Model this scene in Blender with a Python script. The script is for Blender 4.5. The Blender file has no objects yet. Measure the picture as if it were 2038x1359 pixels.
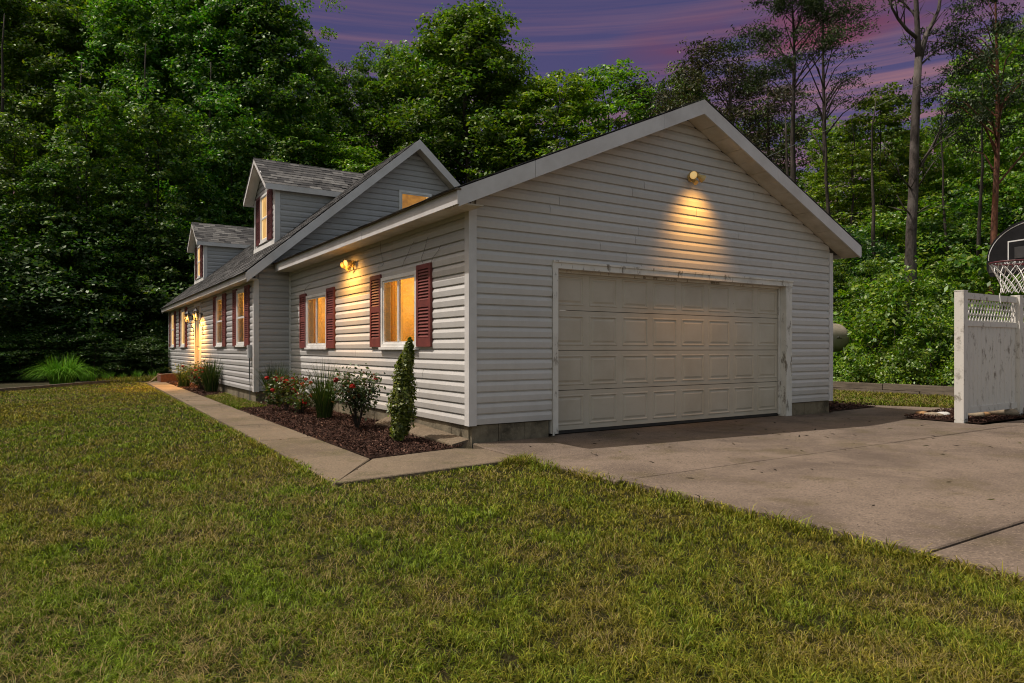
import bpy, math, random
import numpy as np
from mathutils import Vector

SC = bpy.context.scene
COL = SC.collection
rad = math.radians

# ------------------------------------------------------------------ camera, sky, sun, exposure
CAM = np.array([-3.930, -6.986, 1.08])
YAW = rad(32.9)
cam_d = bpy.data.cameras.new('camera'); cam = bpy.data.objects.new('camera', cam_d); COL.objects.link(cam)
cam.location = CAM; cam.rotation_euler = (rad(90), 0, -YAW)
cam_d.lens = 24; cam_d.sensor_width = 36; cam_d.shift_y = 0.00687
cam_d.clip_start = 0.05; cam_d.clip_end = 2000
SC.camera = cam

SUN_DIR = Vector((-0.4545, 0.26, 1.0)).normalized()
world = bpy.data.worlds.new('World'); SC.world = world; world.use_nodes = True

def build_world():
    nt = world.node_tree; N = nt.nodes; L = nt.links
    N.clear()
    out = N.new('ShaderNodeOutputWorld'); bg = N.new('ShaderNodeBackground')
    sky = N.new('ShaderNodeTexSky'); sky.sky_type = 'NISHITA'; sky.sun_disc = False
    sky.sun_elevation = rad(62.4); sky.sun_rotation = rad(-60.2)
    sky.air_density = 1.0; sky.dust_density = 3.0; sky.ozone_density = 0.6
    tint = N.new('ShaderNodeMix'); tint.data_type = 'RGBA'; tint.blend_type = 'MULTIPLY'; tint.inputs[0].default_value = 1.0; L.new(sky.outputs[0], tint.inputs[6]); tint.inputs[7].default_value = (1.16, 1.0, 0.76, 1)
    day = tint.outputs[2]
    tc = N.new('ShaderNodeTexCoord')
    sep = N.new('ShaderNodeSeparateXYZ'); L.new(tc.outputs['Generated'], sep.inputs[0])
    # dusk veil of thin cloud: violet air near the horizon all the way round, opening to plain sky overhead
    def mix(a, b, f, mode='MIX'):
        m = N.new('ShaderNodeMix'); m.data_type = 'RGBA'; m.blend_type = mode
        for s, v in ((6, a), (7, b), (0, f)):
            if hasattr(v, 'links'): L.new(v, m.inputs[s])
            else: m.inputs[s].default_value = v
        return m.outputs[2]
    def ramp(src, stops, interp='LINEAR'):
        r = N.new('ShaderNodeValToRGB'); r.color_ramp.interpolation = interp
        e = r.color_ramp.elements
        while len(e) < len(stops): e.new(0.5)
        for i, (p, c) in enumerate(stops):
            e[i].position = p; e[i].color = (*c, 1) if len(c) == 3 else c
        L.new(src, r.inputs[0]); return r.outputs[0]
    base = ramp(sep.outputs[2], [(0.0, (1.0, 0.64, 1.06)), (0.16, (0.88, 0.62, 1.18)), (0.27, (0.57, 0.49, 1.16)), (0.45, (0.41, 0.40, 1.02))])
    mp = N.new('ShaderNodeMapping'); L.new(tc.outputs['Generated'], mp.inputs[0])
    mp.inputs['Scale'].default_value = (0.9, 0.9, 40); mp.inputs['Rotation'].default_value = (rad(3.0), rad(1.5), 0)
    no = N.new('ShaderNodeTexNoise'); no.inputs['Scale'].default_value = 1.9; no.inputs['Detail'].default_value = 5
    no.inputs['Roughness'].default_value = 0.58; no.inputs['Distortion'].default_value = 0.08
    L.new(mp.outputs[0], no.inputs['Vector'])
    streak = ramp(no.outputs[0], [(0.44, (0, 0, 0)), (0.70, (1, 1, 1))])
    lowf = ramp(sep.outputs[2], [(0.16, (0.95,)*3), (0.33, (0.65,)*3), (0.46, (0.10,)*3)])
    sf = mix(streak, lowf, 1.0, 'MULTIPLY')
    c1 = mix(base, (2.6, 1.20, 1.20, 1), sf)
    mp2 = N.new('ShaderNodeMapping'); L.new(tc.outputs['Generated'], mp2.inputs[0])
    mp2.inputs['Scale'].default_value = (2.6, 2.6, 12); mp2.inputs['Location'].default_value = (0.3, 1.1, 0.2)
    no2 = N.new('ShaderNodeTexNoise'); no2.inputs['Scale'].default_value = 1.6; no2.inputs['Detail'].default_value = 4
    L.new(mp2.outputs[0], no2.inputs['Vector'])
    # the rosy cloud bank that stands above the pines, at its own bearing
    vd = N.new('ShaderNodeVectorMath'); vd.operation = 'DISTANCE'
    mp3 = N.new('ShaderNodeMapping'); L.new(tc.outputs['Generated'], mp3.inputs[0]); mp3.inputs['Scale'].default_value = (1, 1, 4.2)
    L.new(mp3.outputs[0], vd.inputs[0]); vd.inputs[1].default_value = CLOUD_AT
    near = ramp(vd.outputs['Value'], [(0.0, (1, 1, 1)), (0.12, (0.7,)*3), (0.26, (0, 0, 0))])
    blot = ramp(no2.outputs[0], [(0.40, (0, 0, 0)), (0.58, (0.9, 0.9, 0.9))])
    bf = mix(near, blot, 1.0, 'MULTIPLY')
    c2 = mix(c1, (1.30, 0.32, 0.46, 1), bf)
    dusk = c2
    over = ramp(sep.outputs[2], [(0.44, (1, 1, 1)), (0.74, (0, 0, 0))], 'EASE')
    # the dusk cloud hangs in the half of the sky the picture looks to; the rest stays plain daylight sky
    dt_ = N.new('ShaderNodeVectorMath'); dt_.operation = 'DOT_PRODUCT'; L.new(tc.outputs['Generated'], dt_.inputs[0]); dt_.inputs[1].default_value = (math.sin(YAW), math.cos(YAW), 0)
    mr_ = N.new('ShaderNodeMapRange'); L.new(dt_.outputs['Value'], mr_.inputs[0]); mr_.inputs[1].default_value = -0.7; mr_.inputs[2].default_value = 0.25; mr_.interpolation_type = 'SMOOTHSTEP'
    over = mix(over, mr_.outputs[0], 1.0, 'MULTIPLY')
    allc = mix(day, dusk, over)
    L.new(allc, bg.inputs[0]); bg.inputs[1].default_value = 0.13
    L.new(bg.outputs[0], out.inputs[0])

def pix_dir(u, v):
    f = 1358.7
    r = Vector(((u - 1019) / f, 1.0, (693.5 - v) / f)).normalized()
    c, s = math.cos(YAW), math.sin(YAW)
    return Vector((r.x * c + r.y * s, -r.x * s + r.y * c, r.z))
_cd = pix_dir(1600, 75)
CLOUD_AT = (_cd.x, _cd.y, _cd.z * 4.2)
build_world()

sun_d = bpy.data.lights.new('sun', 'SUN'); sun = bpy.data.objects.new('sun', sun_d); COL.objects.link(sun)
sun_d.energy = 3.2; sun_d.angle = rad(0.53); sun_d.color = (1.0, 0.945, 0.88)
sun.location = (-20, 10, 40)
sun.rotation_euler = SUN_DIR.to_track_quat('Z', 'Y').to_euler()

SC.view_settings.view_transform = 'Standard'; SC.view_settings.look = 'None'
SC.view_settings.gamma = 1; SC.view_settings.exposure = 0.35
SC.view_settings.use_curve_mapping = False
SC.render.engine = 'CYCLES'
SC.cycles.max_bounces = 6; SC.cycles.diffuse_bounces = 3; SC.cycles.glossy_bounces = 2
SC.cycles.transmission_bounces = 3; SC.cycles.transparent_max_bounces = 8
SC.cycles.use_denoising = True
SC.cycles.pixel_filter_type = 'BLACKMAN_HARRIS'; SC.cycles.filter_width = 1.05
SC.cycles.sample_clamp_indirect = 4.0
SC.cycles.caustics_reflective = False; SC.cycles.caustics_refractive = False

# ------------------------------------------------------------------ helpers
def at(u, v, d):
    f = 1358.7; lx = (u - 1019) / f * d
    c, s = math.cos(YAW), math.sin(YAW)
    return np.array([CAM[0] + lx * c + d * s, CAM[1] - lx * s + d * c, CAM[2] + (693.5 - v) / f * d])

def link(name, me, parent=None, loc=(0, 0, 0), rot=None):
    o = bpy.data.objects.new(name, me); COL.objects.link(o)
    o.location = loc
    if rot is not None: o.rotation_euler = rot
    if parent is not None: o.parent = parent
    return o

def tag(o, label=None, cat=None, group=None, kind=None):
    if label: o['label'] = label
    if cat: o['category'] = cat
    if group: o['group'] = group
    if kind: o['kind'] = kind
    return o

def thing(name, loc, label, cat, group=None, rotz=0):
    o = link(name, None, None, loc); o.rotation_euler = (0, 0, rotz); o.empty_display_size = 0.2
    return tag(o, label, cat, group)

def mesh(name, V, F, mat=None, col=None, smooth=False):
    V = np.asarray(V, np.float32); me = bpy.data.meshes.new(name)
    if isinstance(F, np.ndarray):
        n, k = F.shape
        me.vertices.add(len(V)); me.vertices.foreach_set('co', V.ravel())
        me.loops.add(n * k); me.loops.foreach_set('vertex_index', F.astype(np.int32).ravel())
        me.polygons.add(n)
        me.polygons.foreach_set('loop_start', np.arange(0, n * k, k, dtype=np.int32))
        me.polygons.foreach_set('loop_total', np.full(n, k, np.int32))
        me.update(calc_edges=True)
    else:
        me.from_pydata([tuple(map(float, v)) for v in V], [], F); me.update()
    if col is not None:
        a = me.color_attributes.new('Col', 'FLOAT_COLOR', 'POINT')
        c = np.ones((len(V), 4), np.float32); c[:, :3] = col
        a.data.foreach_set('color', c.ravel())
    if mat: me.materials.append(mat)
    if smooth: me.polygons.foreach_set('use_smooth', np.ones(len(me.polygons), bool))
    return me

class MB:
    """collects simple solids into one mesh"""
    def __init__(s): s.V = []; s.F = []; s.C = []
    def add(s, V, F, c=None):
        b = len(s.V); s.V += [tuple(v) for v in V]; s.F += [tuple(i + b for i in f) for f in F]
        s.C += [c if c is not None else (1, 1, 1)] * len(V); return s
    def box(s, a, b, c=None):
        x0, y0, z0 = a; x1, y1, z1 = b
        return s.add([(x0, y0, z0), (x1, y0, z0), (x1, y1, z0), (x0, y1, z0), (x0, y0, z1), (x1, y0, z1), (x1, y1, z1), (x0, y1, z1)],
              [(0, 3, 2, 1), (4, 5, 6, 7), (0, 1, 5, 4), (1, 2, 6, 5), (2, 3, 7, 6), (3, 0, 4, 7)], c)
    def hexa(s, P, c=None):   # 8 points, bottom ring then top ring
        return s.add(P, [(0, 3, 2, 1), (4, 5, 6, 7), (0, 1, 5, 4), (1, 2, 6, 5), (2, 3, 7, 6), (3, 0, 4, 7)], c)
    def prism(s, poly, vec, c=None):
        n = len(poly); P = [tuple(p) for p in poly] + [tuple(np.add(p, vec)) for p in poly]
        F = [tuple(range(n))[::-1], tuple(range(n, 2 * n))] + [(i, (i + 1) % n, n + (i + 1) % n, n + i) for i in range(n)]
        return s.add(P, F, c)
    def tube(s, pts, rs, n=6, c=None, cap=True):
        pts = [Vector(p) for p in pts]
        if not hasattr(rs, '__len__'): rs = [rs] * len(pts)
        V = []; F = []
        up = Vector((0.13, 0.27, 0.95))
        for i, p in enumerate(pts):
            t = (pts[min(i + 1, len(pts) - 1)] - pts[max(i - 1, 0)]).normalized()
            a = t.cross(up)
            if a.length < 0.05: a = t.cross(Vector((1, 0.2, 0)))
            a.normalize(); b = t.cross(a)
            for k in range(n):
                an = 2 * math.pi * k / n
                V.append(p + (a * math.cos(an) + b * math.sin(an)) * rs[i])
        for i in range(len(pts) - 1):
            for k in range(n):
                F.append((i * n + k, i * n + (k + 1) % n, (i + 1) * n + (k + 1) % n, (i + 1) * n + k))
        if cap:
            F.append(tuple(range(n))[::-1]); F.append(tuple(range((len(pts) - 1) * n, len(pts) * n)))
        return s.add(V, F, c)
    def lathe(s, prof, n=16, axis='z', c=None, org=(0, 0, 0)):
        V = []; F = []
        for r, h in prof:
            for k in range(n):
                a = 2 * math.pi * k / n
                p = {'z': (r * math.cos(a), r * math.sin(a), h), 'y': (r * math.cos(a), h, r * math.sin(a)), 'x': (h, r * math.cos(a), r * math.sin(a))}[axis]
                V.append(np.add(p, org))
        for i in range(len(prof) - 1):
            for k in range(n):
                F.append((i * n + k, i * n + (k + 1) % n, (i + 1) * n + (k + 1) % n, (i + 1) * n + k))
        F.append(tuple(range(n))[::-1]); F.append(tuple(range((len(prof) - 1) * n, len(prof) * n)))
        return s.add(V, F, c)
    def mesh(s, name, mat=None, org=(0, 0, 0), color=False, smooth=False):
        V = np.array(s.V, float) - np.array(org)
        return mesh(name, V, s.F, mat, np.array(s.C) if color else None, smooth)
    def build(s, name, mat, parent=None, org=(0, 0, 0), color=False, smooth=False):
        return link(name, s.mesh(name, mat, org, color, smooth), parent)

# ------------------------------------------------------------------ materials
class G:
    def __init__(s, name):
        s.m = bpy.data.materials.new(name); s.m.use_nodes = True
        s.N = s.m.node_tree.nodes; s.L = s.m.node_tree.links; s.N.clear()
        s.out = s.N.new('ShaderNodeOutputMaterial')
    def n(s, t, **kw):
        x = s.N.new(t)
        for k, v in kw.items(): setattr(x, k, v)
        return x
    def put(s, sock, v):
        if hasattr(v, 'links'): s.L.new(v, sock)
        elif hasattr(v, '__len__') and len(v) == 3 and sock.type == 'RGBA': sock.default_value = (*v, 1)
        else: sock.default_value = v
    def noise(s, scale, detail=4, rough=0.55, vec=None, stretch=None, dist=0.0):
        x = s.n('ShaderNodeTexNoise'); x.inputs['Scale'].default_value = scale; x.inputs['Detail'].default_value = detail
        x.inputs['Roughness'].default_value = rough; x.inputs['Distortion'].default_value = dist
        if vec is None: vec = s.pos()
        if stretch:
            m = s.n('ShaderNodeMapping'); m.inputs['Scale'].default_value = stretch; s.L.new(vec, m.inputs[0]); vec = m.outputs[0]
        s.L.new(vec, x.inputs['Vector']); return x.outputs[0]
    def pos(s): return s.n('ShaderNodeNewGeometry').outputs['Position']
    def ramp(s, src, stops):
        r = s.n('ShaderNodeValToRGB'); e = r.color_ramp.elements
        while len(e) < len(stops): e.new(0.5)
        for i, (p, c) in enumerate(stops):
            if not hasattr(c, '__len__'): c = (c, c, c)
            e[i].position = p; e[i].color = (*c, 1)
        s.L.new(src, r.inputs[0]); return r.outputs[0]
    def mix(s, a, b, f, mode='MIX'):
        m = s.n('ShaderNodeMix', data_type='RGBA', blend_type=mode)
        s.put(m.inputs[6], a); s.put(m.inputs[7], b); s.put(m.inputs[0], f); return m.outputs[2]
    def attr(s): return s.n('ShaderNodeVertexColor', layer_name='Col').outputs[0]
    def objrand(s): return s.n('ShaderNodeObjectInfo').outputs['Random']
    def bump(s, h, strength=0.3, dist=0.01):
        b = s.n('ShaderNodeBump'); b.inputs['Strength'].default_value = strength; b.inputs['Distance'].default_value = dist
        s.L.new(h, b.inputs['Height']); return b.outputs[0]
    def pbr(s, color, rough=0.6, normal=None, metal=0.0, emit=None, estr=0.0, spec=0.5):
        p = s.n('ShaderNodeBsdfPrincipled')
        s.put(p.inputs['Base Color'], color); s.put(p.inputs['Roughness'], rough); p.inputs['Metallic'].default_value = metal
        p.inputs['Specular IOR Level'].default_value = spec
        if normal is not None: s.L.new(normal, p.inputs['Normal'])
        if emit is not None:
            s.put(p.inputs['Emission Color'], emit); s.put(p.inputs['Emission Strength'], estr)
        s.L.new(p.outputs[0], s.out.inputs[0]); return s.m

def siding_mat(name, base, dirt):
    g = G(name)
    streak = g.noise(1.0, 5, 0.65, stretch=(5, 5, 0.7)); fine = g.noise(26, 3); big = g.noise(1.7, 4, 0.6, dist=0.6)
    c = g.mix(base, tuple(b * 0.80 for b in base), g.ramp(streak, [(0.48, 0), (0.80, 0.4)]))
    c = g.mix(c, dirt, g.ramp(big, [(0.52, 0.0), (0.75, 0.22)]))
    c = g.mix(c, (base[0] * 0.9, base[1] * 0.88, base[2] * 0.84), g.ramp(fine, [(0.45, 0), (0.7, 0.3)]))
    r = g.mix(c, (1, 1, 1), g.objrand(), 'MULTIPLY')
    tone = g.ramp(g.objrand(), [(0, 0.90), (1, 1.0)])
    c = g.mix(c, tone, 1.0, 'MULTIPLY')
    return g.pbr(c, 0.52, g.bump(g.noise(60, 3, stretch=(1, 1, 4)), 0.06, 0.004), spec=0.35)
M = {}
M['siding'] = siding_mat('vinyl_siding', (0.545, 0.525, 0.50), (0.35, 0.32, 0.27))
M['siding_house'] = siding_mat('grey_vinyl_siding', (0.43, 0.42, 0.415), (0.26, 0.245, 0.22))
def simple(name, c, c2, scale=3, rough=0.6, bump=0.1, stretch=None, lo=0.4, hi=0.7, f=1.0, spec=0.4, metal=0):
    g = G(name); n = g.noise(scale, 6, 0.62, stretch=stretch)
    col = g.mix(c, c2, g.ramp(n, [(lo, 0), (hi, f)]))
    return g.pbr(col, rough, g.bump(g.noise(scale * 9, 4, stretch=stretch), bump, 0.006), metal, spec=spec)
M['trim'] = simple('trim_metal', (0.62, 0.60, 0.585), (0.50, 0.475, 0.45), 2.0, 0.5, 0.05)
M['white'] = simple('white_vinyl', (0.76, 0.75, 0.73), (0.6, 0.58, 0.54), 3, 0.45, 0.03)
M['soffit'] = simple('soffit_vinyl', (0.62, 0.57, 0.48), (0.42, 0.37, 0.28), 2.4, 0.6, 0.05)
M['shutter'] = simple('maroon_shutter', (0.185, 0.048, 0.040), (0.125, 0.034, 0.030), 5, 0.5, 0.06)
M['shutter_dark'] = simple('dark_maroon_shutter', (0.115, 0.028, 0.028), (0.075, 0.020, 0.021), 5, 0.5, 0.06)
M['maroon_trim'] = M['shutter']
M['peel'] = None
g = G('peeling_white_wood'); n = g.noise(9, 7, 0.7, stretch=(1, 1, 0.35)); n2 = g.noise(3, 4)
c = g.mix((0.66, 0.63, 0.57), (0.22, 0.19, 0.15), g.ramp(n, [(0.56, 0), (0.62, 1)]))
c = g.mix(c, (0.45, 0.42, 0.37), g.ramp(n2, [(0.45, 0), (0.7, 0.6)]))
M['peel'] = g.pbr(c, 0.7, g.bump(n, 0.4, 0.01))
g = G('garage_door_paint'); n = g.noise(2.2, 6, 0.6); sp = g.noise(38, 2, 0.5)
c = g.mix((0.50, 0.445, 0.36), (0.40, 0.34, 0.255), g.ramp(n, [(0.42, 0), (0.72, 0.7)]))
c = g.mix(c, (0.16, 0.09, 0.04), g.ramp(sp, [(0.77, 0), (0.82, 0.8)]))
M['gdoor'] = g.pbr(c, 0.5, g.bump(g.noise(45, 3), 0.05, 0.004), spec=0.4)
g = G('weathered_concrete_block'); n = g.noise(3.2, 7, 0.65); n2 = g.noise(40, 3)
c = g.mix((0.21, 0.175, 0.12), (0.07, 0.058, 0.04), g.ramp(n, [(0.42, 0), (0.68, 1)]))
c = g.mix(c, (0.30, 0.26, 0.19), g.ramp(n2, [(0.55, 0), (0.8, 0.5)]))
M['block'] = g.pbr(c, 0.9, g.bump(n2, 0.5, 0.01), spec=0.2)
def concrete(name, base, dark, moss):
    g = G(name)
    n = g.noise(0.8, 7, 0.62, dist=0.5); n2 = g.noise(6.5, 6, 0.7); n3 = g.noise(55, 4, 0.7); n4 = g.noise(1.5, 6, 0.7)
    c = g.mix(base, dark, g.ramp(n, [(0.42, 0), (0.66, 1.0)]))
    c = g.mix(c, tuple(b * 1.28 for b in base), g.ramp(n2, [(0.52, 0), (0.75, 0.55)]))
    c = g.mix(c, moss, g.ramp(n4, [(0.52, 0), (0.64, 0.7)]))
    sp = g.noise(75, 3, 0.7)
    c = g.mix(c, tuple(b * 0.40 for b in base), g.ramp(n3, [(0.50, 0), (0.66, 0.85)])); c = g.mix(c, tuple(b * 2.1 for b in base), g.ramp(sp, [(0.56, 0), (0.70, 0.75)]))
    return g.pbr(c, 0.88, g.bump(n3, 0.45, 0.006), spec=0.25)
M['drive'] = concrete('driveway_concrete', (0.165, 0.124, 0.092), (0.080, 0.059, 0.044), (0.088, 0.067, 0.033))
M['path'] = concrete('path_concrete', (0.158, 0.119, 0.079), (0.080, 0.060, 0.039), (0.074, 0.064, 0.024))
g = G('shingle_grit'); n = g.noise(140, 2)
c = g.mix(g.attr(), g.mix(g.attr(), (0.45, 0.45, 0.45), 1.0, 'MULTIPLY'), g.ramp(n, [(0.4, 0), (0.65, 1)]))
M['shingle'] = g.pbr(c, 0.92, g.bump(n, 0.5, 0.004), spec=0.2)
g = G('shingle_single'); n = g.noise(140, 2)
c = g.ramp(g.objrand(), [(0.0, (0.026, 0.025, 0.027)), (0.35, (0.055, 0.053, 0.053)), (0.7, (0.095, 0.091, 0.088)), (1.0, (0.16, 0.154, 0.146))])
c = g.mix(c, (0.05, 0.05, 0.045), g.ramp(n, [(0.45, 0), (0.7, 0.6)]))
M['shingle_one'] = g.pbr(c, 0.92, g.bump(n, 0.5, 0.004), spec=0.2)
M['black'] = simple('black_iron', (0.018, 0.017, 0.016), (0.03, 0.027, 0.024), 12, 0.5, 0.1)
M['brass'] = simple('yellowed_plastic', (0.58, 0.42, 0.17), (0.48, 0.33, 0.11), 9, 0.45, 0.05)
M['wood_door'] = simple('tan_door_paint', (0.42, 0.31, 0.19), (0.33, 0.235, 0.135), 3, 0.5, 0.05, stretch=(6, 6, 0.6))
M['oldwood'] = simple('weathered_timber', (0.155, 0.125, 0.09), (0.07, 0.054, 0.038), 4, 0.9, 0.4, stretch=(4, 0.5, 5))
M['redwood'] = simple('stained_planter_wood', (0.15, 0.055, 0.03), (0.075, 0.03, 0.018), 4, 0.8, 0.3, stretch=(4, 0.6, 5))
M['rock'] = simple('tan_fieldstone', (0.30, 0.235, 0.16), (0.15, 0.12, 0.085), 7, 0.85, 0.5)
M['rockw'] = simple('pale_fieldstone', (0.55, 0.53, 0.5), (0.36, 0.35, 0.32), 7, 0.85, 0.5)
M['rocko'] = simple('rusty_fieldstone', (0.36, 0.20, 0.085), (0.2, 0.115, 0.055), 7, 0.85, 0.5)
M['tank'] = simple('tank_paint', (0.30, 0.26, 0.21), (0.22, 0.19, 0.14), 2.5, 0.5, 0.04)
M['board'] = simple('black_backboard', (0.012, 0.012, 0.013), (0.02, 0.02, 0.022), 5, 0.7, 0.03, spec=0.05)
M['grey'] = simple('grey_board_print', (0.05, 0.05, 0.052), (0.035, 0.035, 0.035), 9, 0.4, 0.02)
M['print'] = simple('white_board_print', (0.62, 0.62, 0.62), (0.5, 0.5, 0.5), 9, 0.5, 0.02)
M['rim'] = simple('red_rim_paint', (0.09, 0.014, 0.018), (0.06, 0.012, 0.016), 9, 0.4, 0.02)
M['net'] = simple('white_net_cord', (0.74, 0.73, 0.70), (0.6, 0.59, 0.56), 20, 0.8, 0.02)
M['hose'] = simple('tan_hose', (0.22, 0.17, 0.11), (0.15, 0.12, 0.08), 9, 0.6, 0.02)
M['wire'] = simple('grey_wire', (0.25, 0.24, 0.22), (0.16, 0.15, 0.14), 9, 0.5, 0.02)
M['cable'] = simple('cable_sheath', (0.10, 0.10, 0.10), (0.06, 0.06, 0.06), 9, 0.5, 0.02)
M['greybox'] = simple('grey_box_plastic', (0.42, 0.42, 0.42), (0.3, 0.3, 0.3), 9, 0.5, 0.02)
g = G('white_fence_vinyl'); n = g.noise(5.5, 7, 0.72, stretch=(1.6, 1, 0.9)); n2 = g.noise(1.4, 4); 
c = g.mix((0.62, 0.59, 0.54), (0.15, 0.125, 0.09), g.mix(g.ramp(n, [(0.55, 0), (0.64, 0.8)]), g.ramp(n2, [(0.38, 0.15), (0.55, 1)]), 1.0, 'MULTIPLY'))
M['fence'] = g.pbr(c, 0.5, g.bump(g.noise(50, 2), 0.05, 0.003), spec=0.35)
g = G('tree_bark'); n = g.noise(7, 7, 0.7, stretch=(1, 1, 0.22)); 
c = g.mix((0.032, 0.026, 0.021), (0.080, 0.066, 0.055), g.ramp(n, [(0.42, 0), (0.66, 1)]))
M['bark'] = g.pbr(c, 0.95, g.bump(n, 0.9, 0.05), spec=0.15)
g = G('grey_dead_bark'); n = g.noise(6, 7, 0.72, stretch=(1, 1, 0.3)); n2 = g.noise(1.3, 4)
c = g.mix((0.080, 0.067, 0.060), (0.028, 0.023, 0.020), g.ramp(n, [(0.46, 0), (0.62, 1)]))
c = g.mix(c, (0.15, 0.13, 0.115), g.ramp(n2, [(0.5, 0), (0.65, 0.7)]))
M['deadbark'] = g.pbr(c, 0.95, g.bump(n, 0.9, 0.04), spec=0.15)
g = G('red_pine_bark'); n = g.noise(8, 7, 0.72, stretch=(1, 1, 0.3))
c = g.mix((0.19, 0.082, 0.050), (0.05, 0.028, 0.02), g.ramp(n, [(0.44, 0), (0.62, 1)]))
M['redbark'] = g.pbr(c, 0.95, g.bump(n, 0.9, 0.04), spec=0.15)

def leaf_mat(name, trans=0.42, gloss=0.04, hue=0.035):
    g = G(name)
    col = g.attr()
    hs = g.n('ShaderNodeHueSaturation'); rnd = g.objrand()
    mr = g.n('ShaderNodeMapRange'); g.L.new(rnd, mr.inputs[0]); mr.inputs[3].default_value = 0.5 - hue * 0.35; mr.inputs[4].default_value = 0.5 + hue * 0.75
    g.L.new(mr.outputs[0], hs.inputs['Hue']); g.L.new(col, hs.inputs['Color'])
    mr2 = g.n('ShaderNodeMapRange'); m1 = g.n('ShaderNodeMath', operation='FRACT'); m0 = g.n('ShaderNodeMath', operation='MULTIPLY'); m0.inputs[1].default_value = 7.31
    g.L.new(rnd, m0.inputs[0]); g.L.new(m0.outputs[0], m1.inputs[0]); g.L.new(m1.outputs[0], mr2.inputs[0]); mr2.inputs[3].default_value = 0.8; mr2.inputs[4].default_value = 1.2
    g.L.new(mr2.outputs[0], hs.inputs['Value'])
    c = hs.outputs[0]
    d = g.n('ShaderNodeBsdfDiffuse'); g.L.new(c, d.inputs[0])
    t = g.n('ShaderNodeBsdfTranslucent'); tc = g.mix(c, (1.25, 1.42, 0.5), 1.0, 'MULTIPLY'); g.L.new(tc, t.inputs[0])
    gl = g.n('ShaderNodeBsdfGlossy'); gl.inputs['Roughness'].default_value = 0.45; gl.inputs[0].default_value = (0.8, 0.85, 0.7, 1)
    m = g.n('ShaderNodeMixShader'); m.inputs[0].default_value = trans; g.L.new(d.outputs[0], m.inputs[1]); g.L.new(t.outputs[0], m.inputs[2])
    m2 = g.n('ShaderNodeMixShader'); m2.inputs[0].default_value = gloss; g.L.new(m.outputs[0], m2.inputs[1]); g.L.new(gl.outputs[0], m2.inputs[2])
    g.L.new(m2.outputs[0], g.out.inputs[0]); return g.m
M['leaf'] = leaf_mat('leaf_blade')
M['needle'] = leaf_mat('pine_needle', 0.15, 0.03, 0.02)
M['grass'] = leaf_mat('grass_blade', 0.14, 0.012, 0.0)
M['petal'] = leaf_mat('flower_petal', 0.35, 0.02, 0.0)
g = G('bark_chip'); M['chip'] = g.pbr(g.attr(), 0.95, spec=0.15)

def soil(name, a, b, c3, s=2.0):
    g = G(name); n = g.noise(s, 8, 0.7); n2 = g.noise(s * 14, 5, 0.7)
    c = g.mix(a, b, g.ramp(n, [(0.4, 0), (0.65, 1)])); c = g.mix(c, c3, g.ramp(n2, [(0.48, 0), (0.7, 0.8)]))
    return g.pbr(c, 1.0, g.bump(n2, 0.8, 0.03), spec=0.1)
M['floor'] = soil('forest_floor', (0.030, 0.028, 0.014), (0.045, 0.034, 0.02), (0.02, 0.026, 0.008), 1.2)
M['lawnbase'] = soil('lawn_soil', (0.016, 0.016, 0.005), (0.030, 0.024, 0.009), (0.009, 0.011, 0.003), 1.6)
M['mulch'] = soil('mulch_soil', (0.030, 0.017, 0.012), (0.05, 0.026, 0.019), (0.018, 0.012, 0.009), 5)

def pane_mat(name, dark, light, strg, scale):
    """glowing pane for a lit room; leaf reflections painted into the amber, plus gloss"""
    g = G(name)
    soft = g.noise(scale, 3, 0.5, dist=0.5); leafy = g.noise(scale * 2.2, 4, 0.6, dist=0.6)
    c = g.mix(dark, light, g.ramp(soft, [(0.30, 0.1), (0.72, 0.9)])); c = g.mix(c, tuple(x * 0.40 for x in dark), g.ramp(leafy, [(0.45, 0), (0.70, 0.5)]))  # dark mottle imitates mirrored leaves within the glow colour
    strg = g.ramp(g.objrand(), [(0, strg * 0.75), (1, strg * 1.15)])
    return g.pbr(tuple(x * 0.5 for x in dark), 0.04, None, 0, c, strg, 0.8)
M['pane'] = pane_mat('amber_lit_window', (0.38, 0.170, 0.010), (0.85, 0.44, 0.055), 0.55, 3.2)
M['pane_dim'] = pane_mat('dim_amber_window', (0.40, 0.15, 0.008), (0.72, 0.30, 0.02), 0.45, 4.0)
M['pane_pale'] = pane_mat('pale_lit_window', (0.62, 0.33, 0.09), (0.95, 0.60, 0.25), 0.62, 2.0)
g = G('window_glass'); tr = g.n('ShaderNodeBsdfTransparent'); tr.inputs[0].default_value = (0.92, 0.92, 0.88, 1); gl = g.n('ShaderNodeBsdfGlossy'); gl.inputs['Roughness'].default_value = 0.02
lw = g.n('ShaderNodeLayerWeight'); lw.inputs['Blend'].default_value = 0.5; pw = g.n('ShaderNodeMath', operation='POWER'); g.L.new(lw.outputs['Facing'], pw.inputs[0]); pw.inputs[1].default_value = 4.0; fr = g.n('ShaderNodeMath', operation='MULTIPLY_ADD'); g.L.new(pw.outputs[0], fr.inputs[0]); fr.inputs[1].default_value = 0.45; fr.inputs[2].default_value = 0.03; mx = g.n('ShaderNodeMixShader'); g.L.new(fr.outputs[0], mx.inputs[0]); g.L.new(tr.outputs[0], mx.inputs[1]); g.L.new(gl.outputs[0], mx.inputs[2]); g.L.new(mx.outputs[0], g.out.inputs[0]); M['glass'] = g.m
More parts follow.
